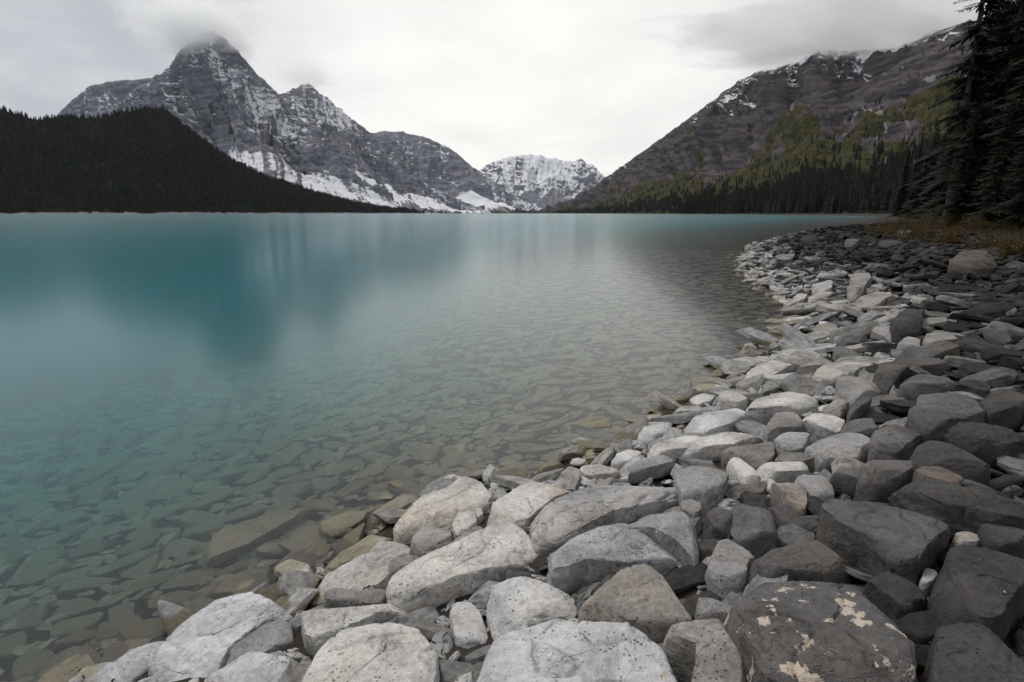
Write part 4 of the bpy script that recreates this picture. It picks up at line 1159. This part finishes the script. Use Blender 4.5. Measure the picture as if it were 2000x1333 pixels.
def prep(qs, wet, seed0):
    A = np.array(qs)
    x, y = A[:, 0], A[:, 1]
    e = 0.35
    Z = height(x, y, A[:, 3])
    GX = (height(x + e, y) - height(x - e, y)) / (2 * e); GY = (height(x, y + e) - height(x, y - e)) / (2 * e)
    out = []
    for i in range(len(A)):
        X, Y, R, d = A[i]
        z, gx, gy = float(Z[i]), float(GX[i]), float(GY[i])
        rg = random.Random(seed0 + i)
        if wet:
            flat, tilt = rg.random() < 0.75, 0.09
            zc = z + R * (0.16 if flat else 0.3)
        else:
            flat, tilt = rg.random() < 0.75, 0.18 if R > 0.12 else 0.28
            zc = z + R * (0.30 if flat else 0.48)
        rot = (math.atan(gy) * 0.8 + rg.gauss(0, tilt), -math.atan(gx) * 0.8 + rg.gauss(0, tilt), rg.gauss(0.42, 0.65) + (math.pi if rg.random() < 0.5 else 0) if not wet else rg.gauss(0.35, 0.7))
        el = rg.uniform(0.85, 1.4)
        out.append(dict(x=float(X), y=float(Y), z=zc, R=float(R), d=float(d), flat=flat, rot=rot, sc=(R * el, R / el * rg.uniform(.9, 1.1), R * rg.uniform(.7, 1.15)),
                        k=rg.randrange(26), wet=wet, tone=tuple(c * (0.6 + 0.5 * ((i * 7919) % 101) / 100) for c in (.40, .38, .34)) if wet else tone_at(X, Y, d, rg)))
    return out


# a lower course of slabs under the visible ones
HP, HERO_POLY = HERO_POLY, []
under = scatter(9000, .10, .20, -0.3, 6.0, 9.0, .55, [], rs)
ubed = scatter(5000, .07, .15, -3.5, 0.05, 7.0, .6, [], rs)
HERO_POLY = HP
UND = prep(under, False, 90000)
for q in UND:
    q['z'] -= 0.35 * q['R'] + 0.03
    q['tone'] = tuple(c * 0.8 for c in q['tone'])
    q['rot'] = (q['rot'][0] * 0.3, q['rot'][1] * 0.3, q['rot'][2])
    q['flat'] = True
UBED = prep(ubed, True, 95000)
for q in UBED:
    q['z'] -= 0.12 * q['R'] + 0.02
ALL = prep(bank, False, 10000) + prep(bed, True, 50000)
# how large each shows in the picture
for s in ALL:
    u, v, f = to_px((s['x'], s['y'], s['z']))
    s['u'], s['v'] = float(u), float(v)
    s['px'] = 2 * s['R'] * FPX / max(float(f), 0.2) if (-80 < u < 2080 and -80 < v < 1420 and f > 0) else 0.0
vis = [s for s in ALL if s['px'] > 0 and 0 < s['u'] < 2000 and 0 < s['v'] < 1333]
for s in vis:
    # stones the traced ones hide are not worth an object
    s['rank'] = s['px'] * (0.55 if s['wet'] else 1.0)
N_BANK, N_BED = 180, 110
dry = sorted([s for s in vis if not s['wet']], key=lambda s: -s['rank'])[:N_BANK]
wetl = sorted([s for s in vis if s['wet'] and s['d'] > -4.5], key=lambda s: -s['rank'])[:N_BED]
chosen = set(id(s) for s in dry + wetl)


SHAPES = ['blocky', 'wedge-like', 'rounded', 'angular', 'broken', 'lumpy', 'chunky']
FLATS = ['flat', 'slab-like', 'thin', 'tabular', 'plate-like']
used_labels = set(o['label'] for o, *_ in HERO_OBJ)
SHORTN = {}


def short(label):
    """first words of a traced stone's label, to name it as a landmark"""
    w = label.split()
    for stop in ('with', 'lying', 'at', 'beside', 'under', 'behind', 'in', 'tucked', 'wedged', 'between', 'above', 'below', 'leaning', 'resting', 'next', 'near', 'and', 'running',
                 'high', 'on', 'left', 'right', 'standing', 'beyond', 'directly', 'just', 'squeezed', 'perched', 'against', 'breaking', 'awash', 'half', 'casting', 'showing', 'by',
                 'inland', 'among', 'sloping', 'spotted', 'pointing', 'touching', 'across', 'like', 'shaped', 'largest', 'rising', 'down', 'up', 'lying,'):
        if stop in w[2:]:
            w = w[:2 + w[2:].index(stop)]
    return ' '.join(w[:5]).rstrip(',')


LANDMARKS = [(short(o['label']), sp, u, v) for o, sp, u, v in HERO_OBJ]
_cnt = {}
for nme, *_ in LANDMARKS:
    _cnt[nme] = _cnt.get(nme, 0) + 1
LANDMARKS = [L for L in LANDMARKS if _cnt[L[0]] == 1 and L[1] > 35]


def stone_label(s, rg):
    """size, tone, shape and the nearest findable stone"""
    t = s['tone'][0]
    tone = 'drowned' if s['wet'] else ('whitish' if t > .38 else 'pale grey' if t > .28 else 'grey' if t > .19 else 'dark grey' if t > .11 else 'blackish')
    size = 'large' if s['px'] > 95 else 'medium' if s['px'] > 55 else 'small' if s['px'] > 32 else 'tiny'
    shape = rg.choice(FLATS if s['flat'] else SHAPES)
    marks = sorted(LANDMARKS, key=lambda L: ((L[2] - s['u']) ** 2 + (1.5 * (L[3] - s['v'])) ** 2))
    for L in marks[:6]:
        dx, dy = s['u'] - L[2], (s['v'] - L[3]) * 1.4
        if abs(dx) > abs(dy) * 1.6:
            rel = 'right of' if dx > 0 else 'left of'
        elif abs(dy) > abs(dx) * 1.6:
            rel = 'in front of' if dy > 0 else 'behind'
        else:
            rel = ('in front and ' if dy > 0 else 'behind and ') + ('right of' if dx > 0 else 'left of')
        for far in ('', 'second ', 'third ', 'fourth '):
            lab = f'{far}{size} {tone} {shape} stone {rel} the {L[0]}'
            if lab not in used_labels and len(lab.split()) <= 16:
                used_labels.add(lab)
                return lab
    return None


for i, s in enumerate(sorted(dry + wetl, key=lambda s: -s['px'])):
    rg = random.Random(i + 5)
    lab = stone_label(s, rg)
    me = (POOL_FLAT if s['flat'] else POOL)[s['k']]
    nm = 'submerged_stone' if s['wet'] else 'stone'
    stone_object(nm, me, s['tone'], 0.25 if (not s['wet'] and s['d'] > 2.2 and rg.random() < 0.25) else 0.0, (s['x'], s['y'], s['z']), lab,
                 'drowned stones on the lake bed' if s['wet'] else 'stones along the shore', s['rot'], s['sc'])

from mathutils import Euler, Matrix


def join_stones(name, lst, label):
    VV, QQ, CC, off = [], [], [], 0
    for s in lst:
        v, q = (TINY_ARR if s.get('px', 99) < 22 else LOW_ARR)[s['k']][1 if s['flat'] else 0]
        Rm = np.array(Euler(s['rot']).to_matrix())
        w = (v * np.array(s['sc'])) @ Rm.T + np.array([s['x'], s['y'], s['z']])
        VV.append(w); QQ.append(q + off); off += len(v)
        CC.append(np.tile(np.array(s['tone'], np.float32), (len(v), 1)))
    me = np_mesh(name, np.concatenate(VV), np.concatenate(QQ))
    color_attr(me, 'tone', np.concatenate(CC))
    obj(name, me, M_RUBBLE, kind='stuff', label=label, category='rubble')


rest = [s for s in ALL if id(s) not in chosen]
join_stones('rubble', [s for s in rest if not s['wet']] + UND, 'countless small broken stones filling the gaps along the shore')
join_stones('lake_bed_rubble', [s for s in rest if s['wet']] + UBED, 'countless drowned stones paving the lake bed')
print('stones', len(bank), len(bed), len(dry), len(wetl))


# ------------------------------------------------------------------ conifers
def tri_mesh(name, V, T, smooth=False):
    return np_mesh(name, np.asarray(V, np.float32), None, np.asarray(T, np.int32), smooth)


def spruce_trunk(H, r, seed):
    rg = np.random.default_rng(seed)
    n, m = 9, 16
    V = []
    for j in range(m):
        t = j / (m - 1)
        rr = r * ((1 - t) ** 0.9 * 0.96 + 0.04) * (1 + 0.5 * math.exp(-t * 22))
        ox, oy = 0.10 * math.sin(t * 4 + seed) * t, 0.10 * math.cos(t * 3 + seed) * t
        for i in range(n):
            a = i / n * 2 * math.pi
            q = rr * (1 + 0.08 * rg.normal() * (1 - t))
            V.append((ox + math.cos(a) * q, oy + math.sin(a) * q, t * H - 0.3))
    Q = [(j * n + i, j * n + (i + 1) % n, (j + 1) * n + (i + 1) % n, (j + 1) * n + i) for j in range(m - 1) for i in range(n)]
    return np_mesh('trunk', V, Q)


def spruce_crown(H, rad, seed, z0=0.08, step=0.42, per=6, twigs=9, gap=0.0, droop=0.35):
    """whorls of drooping boughs, each a spine hung with small needle sprays"""
    rg = np.random.default_rng(seed)
    V, T = [], []

    def spray(p, d, l, w, hang):
        d = d / (np.linalg.norm(d) + 1e-9)
        s = np.cross(d, [0, 0, 1.0]); s = s / (np.linalg.norm(s) + 1e-9)
        tip = p + d * l + np.array([0, 0, -hang])
        m1 = p + d * l * 0.45 + s * w + np.array([0, 0, -hang * 0.25])
        m2 = p + d * l * 0.45 - s * w + np.array([0, 0, -hang * 0.55])
        k = len(V)
        V.extend([p, m1, tip, m2]); T.extend([(k, k + 1, k + 2), (k, k + 2, k + 3)])

    z = z0 * H
    while z < H * 0.985:
        t = z / H
        L = rad * (1 - t) ** 0.78 * (0.75 + 0.25 * min(1, (t - z0 * 0.5) * 9 + 0.2))
        for b in range(per):
            if rg.random() < gap:
                continue
            a = rg.uniform(0, 2 * math.pi)
            l = L * rg.uniform(0.55, 1.12) + 0.12
            dirh = np.array([math.cos(a), math.sin(a), 0.0])
            base = np.array([0, 0, z + rg.uniform(-0.2, 0.2)])
            lift = 0.25 * (t - 0.35)
            nseg = max(3, int(twigs * min(1.0, l / rad + 0.35)))
            prev = base
            k = len(V)
            for q in range(nseg):
                u = (q + 1) / nseg
                p = base + dirh * l * u + np.array([0, 0, l * (lift * u - droop * u * u + 0.16 * u ** 4)])
                side = np.array([-dirh[1], dirh[0], 0])
                sl = l * (0.16 + 0.26 * (1 - u)) * rg.uniform(0.7, 1.25) + 0.08
                for sgn in (-1, 1):
                    spray(prev * 0.35 + p * 0.65, dirh * 0.75 + side * sgn * rg.uniform(0.6, 1.1), sl, sl * 0.17, sl * rg.uniform(0.15, 0.55))
                if rg.random() < 0.6:
                    spray(p, dirh * 0.3 + np.array([0, 0, -0.7]), sl * 0.6, sl * 0.14, 0.0)
                prev = p
            spray(prev, dirh, l * 0.12 + 0.1, 0.04, 0.02)
            # the bough itself
            w = 0.012 + 0.006 * l
            k = len(V)
            mid = base + dirh * l * 0.5 + np.array([0, 0, l * (lift * 0.5 - droop * 0.25)])
            V.extend([base + [0, 0, w], base - [0, 0, w], mid + [0, 0, w * .6], mid - [0, 0, w * .6], prev])
            T.extend([(k, k + 1, k + 2), (k + 1, k + 3, k + 2), (k + 2, k + 3, k + 4)])
        z += step * rg.uniform(0.75, 1.25) * (0.6 + 0.6 * (1 - t))
    for q in range(5):
        spray(np.array([0, 0, H - 0.35 - 0.05 * q]), np.array([rg.normal() * .3, rg.normal() * .3, 1.0]), 0.45, 0.05, -0.0)
    return tri_mesh('crown', V, T)


CROWNS = {
    'sparse': (spruce_crown(24, 3.1, 3, 0.13, 0.50, 5, 10, 0.22, 0.42), spruce_trunk(24, 0.24, 3), 24),
    'dense': (spruce_crown(25, 3.6, 4, 0.05, 0.40, 7, 10, 0.05, 0.36), spruce_trunk(25, 0.28, 4), 25),
    'broad': (spruce_crown(24, 4.1, 6, 0.03, 0.42, 7, 10, 0.04, 0.40), spruce_trunk(24, 0.30, 6), 24),
    'young': (spruce_crown(9, 1.9, 8, 0.03, 0.26, 7, 7, 0.05, 0.30), spruce_trunk(9, 0.11, 8), 9),
}
for c_, t_, _ in CROWNS.values():
    c_.materials.append(M_NEEDLE); t_.materials.append(M_BARK)


def spruce(kind, px, Y, H, label, rz):
    p = at_depth(px, HORIZON, Y)
    x, y = float(p[0]), float(p[1])
    d = float(shore_dist(x, y)[0])
    if d < 2:
        x += 3 - d
    c_, t_, h0 = CROWNS[kind]
    o = obj('spruce_tree', None, label=label, category='tree', group='spruces on the bank', loc=(x, y, h1(x, y) - 0.1))
    o.scale = (H / h0 * 1.0,) * 3
    o.rotation_euler = (0, 0, rz)
    obj('trunk', t_, None, parent=o)
    obj('crown', c_, None, parent=o)
    return o


SPRUCES = [
    ('sparse', 1852, 40, 25, 'sparse tall spruce with bare drooping boughs against the sky'),
    ('dense', 1925, 45, 27, 'tall dense spruce right behind the sparse one'),
    ('broad', 1992, 37, 25, 'broad dark spruce at the edge of the wood, nearest the dry grass'),
    ('broad', 2062, 32, 24, 'spruce at the far edge of the wood, mostly beyond the view'),
    ('dense', 1888, 54, 25, 'slim dark spruce filling the gap behind the sparse one'),
    ('dense', 1962, 60, 29, 'tallest hindmost spruce of the dark wood'),
    ('young', 1828, 68, 12, 'young spruce at the foot of the sparse tall one'),
    ('young', 1803, 84, 13, 'young spruce second from the lake side of the wood edge'),
    ('dense', 1778, 108, 14, 'middle-sized spruce where the wood meets the shrubs'),
    ('dense', 1757, 140, 17, 'spruce standing apart above the far shingle'),
    ('young', 1873, 33, 6.5, 'small bushy spruce under the sparse tall one'),
    ('young', 1938, 29, 6.0, 'small spruce behind the dry grass'),
    ('young', 2005, 26, 6.5, 'small dark spruce beside the broad one'),
    ('young', 1845, 46, 7.5, 'slender young spruce behind the shrubs'),
]
for i, (k_, px_, Y_, H_, lab_) in enumerate(SPRUCES):
    spruce(k_, px_, Y_, H_, lab_, i * 1.3 + 0.4)


def cone_tree(tiers, sides, rg):
    """unit conifer, height 1, for woods seen from afar"""
    V, T = [], []
    for k in range(tiers):
        z0 = 0.06 + 0.9 * k / tiers
        z1 = min(1.0, z0 + 1.5 / tiers)
        r = 0.17 * (1 - k / tiers) ** 0.85 + 0.015
        b = len(V)
        V.append((rg.normal() * .004, rg.normal() * .004, z1))
        for i in range(sides * 2):
            a = (i + rg.uniform(-.25, .25)) / (sides * 2) * 2 * math.pi
            q = r * (rg.uniform(0.85, 1.25) if i % 2 else rg.uniform(0.45, 0.7))
            V.append((math.cos(a) * q, math.sin(a) * q, z0 + (0.0 if i % 2 else 0.05) + rg.uniform(-.02, .02)))
        for i in range(sides * 2):
            T.append((b, b + 1 + i, b + 1 + (i + 1) % (sides * 2)))
    return np.array(V), np.array(T)


def wood(name, pts, hts, tiers, sides, mat, label, squash=1.0, nvar=6, kind='stuff'):
    rg = np.random.default_rng(len(pts))
    var = [cone_tree(tiers, sides, rg) for _ in range(nvar)]
    VV, TT, off = [], [], 0
    for i, (p, h) in enumerate(zip(pts, hts)):
        v, t = var[i % nvar]
        a = rg.uniform(0, 6.28)
        c, s = math.cos(a), math.sin(a)
        w = h * squash * rg.uniform(0.8, 1.2)
        VV.append(np.stack([(v[:, 0] * c - v[:, 1] * s) * w + p[0], (v[:, 0] * s + v[:, 1] * c) * w + p[1], v[:, 2] * h + p[2] - 0.04 * h], -1))
        TT.append(t + off); off += len(v)
    obj(name, tri_mesh(name, np.concatenate(VV), np.concatenate(TT)), mat, kind=kind, label=label, category='wood')


def sheet_points(ctx, n, dens, seed, over=4, vmin=-1.0):
    rg = np.random.default_rng(seed)
    P, v = ctx['P'], ctx['v']
    nu, nt = v.shape
    j0 = max(ctx['nb'] - 2, int(np.argmax(v[0] >= vmin)))
    m = n * over
    i = rg.integers(0, nu - 1, m); j = rg.integers(j0, nt - 1, m)
    fi, fj = rg.random(m), rg.random(m)
    A = P[i, j] * ((1 - fi) * (1 - fj))[:, None] + P[i + 1, j] * (fi * (1 - fj))[:, None] + P[i, j + 1] * ((1 - fi) * fj)[:, None] + P[i + 1, j + 1] * (fi * fj)[:, None]
    # weight by cell area so the wood is even
    ar = np.linalg.norm(np.cross(P[i + 1, j] - P[i, j], P[i, j + 1] - P[i, j]), axis=1)
    u, w, f = to_px(A)
    k = dens(v[i, j], ctx['blot'][i, j], ctx['streak'][i, j], A) * np.minimum(1, ar / np.percentile(ar, 80))
    ok = (rg.random(m) < k) & (A[:, 2] > 0.3) & (u > -150) & (u < 2150)
    return A[ok][:n]


rgw = np.random.default_rng(9)
hp = sheet_points(HILL, 15000, lambda v, b, s, A: (A[:, 2] > 3.5) * 1.0, 1)
wood('hill_wood', hp, rgw.uniform(13, 25, len(hp)), 2, 3, M_FARTREE, 'dense black-green conifer wood covering the left hill', 1.1)
rp = sheet_points(RIGHT, 7000, lambda v, b, s, A: sstep(0.80, 0.92, v + 0.15 * s + 0.12 * b) + 0.06 * sstep(0.5, 0.8, v), 2, 8, 0.4)
wood('shore_wood', rp, rgw.uniform(12, 25, len(rp)), 4, 4, M_FARTREE, 'conifer wood along the foot of the right mountainside', 1.0)
rq = sheet_points(RIGHT, 3800, lambda v, b, s, A: sstep(0.84, 0.90, v + 0.08 * s) * (A[:, 1] < 1700), 12, 14, 0.82)
wood('near_shore_wood', rq, rgw.uniform(15, 27, len(rq)), 5, 4, M_FARTREE, 'tall dark conifers walling the far end of the stony shore', 1.0)
sp_ = sheet_points(SPUR, 3000, lambda v, b, s, A: sstep(0.62, 0.85, v + 0.15 * s + 0.12 * b) + 0.03, 4)
wood('spur_wood', sp_, rgw.uniform(12, 24, len(sp_)), 4, 4, M_FARTREE, 'conifer wood at the foot of the nearer spur', 1.0)
ap = sheet_points(RIGHT, 4500, lambda v, b, s, A: sstep(0.5, 0.65, v + 0.1 * s) * (1 - sstep(0.86, 0.97, v)) * sstep(-0.05, 0.25, b + 0.6 * s), 3, 10, 0.45)
wood('autumn_scrub', ap, rgw.uniform(2, 5, len(ap)), 2, 4, M_ASPEN, 'yellow-green autumn scrub on the right mountainside', 1.8)
# the same wood goes on behind the near spruces and along the bank out of view
bx = rgw.uniform(16, 170, 900); by = rgw.uniform(-28, 330, 900)
dd = shore_dist(bx, by)
au = to_px(np.stack([bx, by, bx * 0 + 1], -1))[0]
ok = (dd > 13) & ((by < 24) | (by > 62)) & ~((by > 0) & (au < 1760) & (by < 140)) & ~((by < 24) & (bx > 40))
bx, by = bx[ok], by[ok]
wood('bank_wood', np.stack([bx, by, height(bx, by)], -1), rgw.uniform(15, 26, len(bx)), 7, 6, M_FARTREE, 'dark conifer wood behind the near spruces', 1.05)


# ------------------------------------------------------------------ shrubs and grass
def shrub(px, Y, r, H, label, seed):
    p = at_depth(px, HORIZON, Y)
    x, y = float(p[0]), float(p[1])
    rg = np.random.default_rng(seed)
    o = obj('shrub', None, label=label, category='shrub', group='autumn shrubs on the bank', loc=(x, y, h1(x, y)))
    V, T, SV, SQ = [], [], [], []
    for s in range(34):
        a = rg.uniform(0, 6.28); lean = rg.uniform(0.1, 1.0)
        base = np.array([rg.normal() * r * .18, rg.normal() * r * .18, -0.05])
        tip = base + np.array([math.cos(a) * r * lean, math.sin(a) * r * lean, H * rg.uniform(0.55, 1.05) * (1.1 - 0.45 * lean)])
        mid = (base + tip) / 2 + np.array([0, 0, 0.12 * H])
        k = len(SV)
        w = 0.006
        for q in (base, mid, tip):
            for dx, dy in ((w, 0), (-w * .5, w * .87), (-w * .5, -w * .87)):
                SV.append(q + np.array([dx, dy, 0]))
        for lv in range(2):
            for i in range(3):
                SQ.append((k + lv * 3 + i, k + lv * 3 + (i + 1) % 3, k + lv * 3 + 3 + (i + 1) % 3, k + lv * 3 + 3 + i))
        for lf in range(34):
            t = rg.uniform(0.25, 1.05)
            c = (base * (1 - t) ** 2 + mid * 2 * t * (1 - t) + tip * t * t) + rg.normal(size=3) * 0.06
            d = rg.normal(size=3); d /= np.linalg.norm(d)
            e = np.cross(d, rg.normal(size=3)); e /= np.linalg.norm(e) + 1e-9
            l = rg.uniform(0.035, 0.075)
            k2 = len(V)
            V.extend([c, c + d * l * .5 + e * l * .3, c + d * l, c + d * l * .5 - e * l * .3])
            T.extend([(k2, k2 + 1, k2 + 2), (k2, k2 + 2, k2 + 3)])
    obj('stems', np_mesh('stems', np.array(SV), SQ), M_TWIG, parent=o)
    obj('foliage', tri_mesh('foliage', V, T), M_LEAF, parent=o)


SHRUBS = [(1730, 24, .9, .7, 'low olive shrub nearest the lake on the grassy bank'), (1785, 20, .9, .7, 'bushy yellow shrub beside the low olive one'),
          (1822, 27, 1.1, 1.05, 'tallest golden shrub in the middle of the bank'), (1862, 17, .7, .6, 'rusty shrub before the tallest golden one'),
          (1900, 26, 1.0, .8, 'orange-brown shrub behind the tan-topped boulder'), (1955, 14.5, .6, .5, 'reddish low shrub right of the tan-topped boulder'),
          (1995, 12.5, .55, .5, 'russet shrub at the edge of the stones, farthest from the lake'), (1765, 36, 1.2, 1.0, 'dull green shrub at the back of the bank, lake side'),
          (1915, 33, 1.2, 1.0, 'shadowed brown shrub under the spruces')]
for i, s_ in enumerate(SHRUBS):
    shrub(*s_, seed=60 + i)


def build_grass():
    rg = np.random.default_rng(5)
    x, y = rg.uniform(6, 42, 42000), rg.uniform(9, 48, 42000)
    u, v, f = to_px(np.stack([x, y, x * 0 + 0.9], -1))
    d = shore_dist(x, y)
    pn_ = fbm(np.stack([x * .5, y * .5, x * 0], -1), 3)
    ok = (u > 1690) & (u < 2120) & (d > 5.0 + 1.5 * pn_ + 0.04 * y) & (pn_ > -0.25)
    x, y = x[ok][:14000], y[ok][:14000]
    z = height(x, y)
    n = len(x)
    a = rg.uniform(0, 6.28, n); hh = rg.uniform(0.12, 0.42, n); w = rg.uniform(0.006, 0.014, n); ln = rg.uniform(0.05, 0.25, n)
    b = rg.uniform(0, 6.28, n)
    V = np.stack([np.stack([x + np.cos(a) * w, y + np.sin(a) * w, z - .02], -1), np.stack([x - np.cos(a) * w, y - np.sin(a) * w, z - .02], -1),
                  np.stack([x + np.cos(b) * ln, y + np.sin(b) * ln, z + hh], -1)], 1).reshape(-1, 3)
    obj('grass', tri_mesh('grass', V, np.arange(len(V)).reshape(-1, 3)), M_GRASS, kind='stuff', label='dry golden grass between the stones and the wood', category='grass')


build_grass()


# ------------------------------------------------------------------ air
def build_haze():
    m, n, l, out = new_mat('valley haze')
    pv = N(n, 'ShaderNodeVolumePrincipled', inp={'Color': (0.93, 0.95, 1.0, 1), 'Density': HAZE, 'Anisotropy': 0.2})
    l.new(pv.outputs[0], out.inputs['Volume'])
    x0, x1, y0, y1, z0, z1 = -26000.0, 26000.0, -25500.0, 26500.0, -17.5, 1900.0
    V = [(x0, y0, z1), (x1, y0, z1), (x1, y1, z1), (x0, y1, z1), (x0, y0, z0), (x1, y0, z0), (x1, y1, z0), (x0, y1, z0)]
    Q = [(0, 1, 2, 3), (7, 6, 5, 4), (0, 4, 5, 1), (1, 5, 6, 2), (2, 6, 7, 3), (3, 7, 4, 0)]
    obj('haze', np_mesh('haze', V, Q, smooth=False), m, kind='stuff', label='thin pale haze filling the valley', category='haze')


HAZE = 0.7e-5
build_haze()


def mist(px, py, Y, rx, ry, rz, dens, label, seed):
    """a cloud cap hugging a summit"""
    m, n, l, out = new_mat('summit cloud')
    tc = n.new('ShaderNodeTexCoord')
    ln = n.new('ShaderNodeVectorMath'); ln.operation = 'LENGTH'
    l.new(tc.outputs['Object'], ln.inputs[0])
    ad = n.new('ShaderNodeVectorMath'); ad.operation = 'ADD'; ad.inputs[1].default_value = (seed, seed * 2, 0)
    l.new(tc.outputs['Object'], ad.inputs[0])
    nz = noise(n, l, ad.outputs[0], 2.8, 6, 0.6, 0.5)
    f = math_node(n, l, 'SUBTRACT', math_node(n, l, 'MULTIPLY_ADD', math_node(n, l, 'SUBTRACT', nz, 0.5), 1.7, 0.86), ln.outputs['Value'])
    den = math_node(n, l, 'MULTIPLY', map_range(n, l, f, 0.0, 0.55), dens)
    pv = N(n, 'ShaderNodeVolumePrincipled', inp={'Color': (1.0, 1.0, 1.0, 1), 'Anisotropy': 0.4})
    l.new(den, pv.inputs['Density'])
    l.new(pv.outputs[0], out.inputs['Volume'])
    nu, nv = 24, 14
    V, Q = [], []
    for i in range(nu):
        for j in range(nv):
            a, b = i / nu * 2 * math.pi, (j / (nv - 1) - .5) * math.pi * 0.999
            V.append((math.cos(a) * math.cos(b), math.sin(a) * math.cos(b), math.sin(b)))
    o = obj('mist', np_mesh('mist', V, grid_quads(nu, nv, wrap=True)), m, kind='stuff', label=label, category='mist', loc=tuple(at_depth(px, py, Y)))
    o.scale = (rx, ry, rz)
    return o


mist(380, 55, 5150, 640, 700, 320, 0.0075, 'cloud wrapping the tip of the pyramid peak', 1.0)
mist(1700, 52, 3150, 1250, 900, 205, 0.0105, 'cloud lying along the crest of the right mountain', 4.0)
mist(600, 150, 7400, 420, 450, 210, 0.0032, 'thin cloud touching the second peak', 7.0)
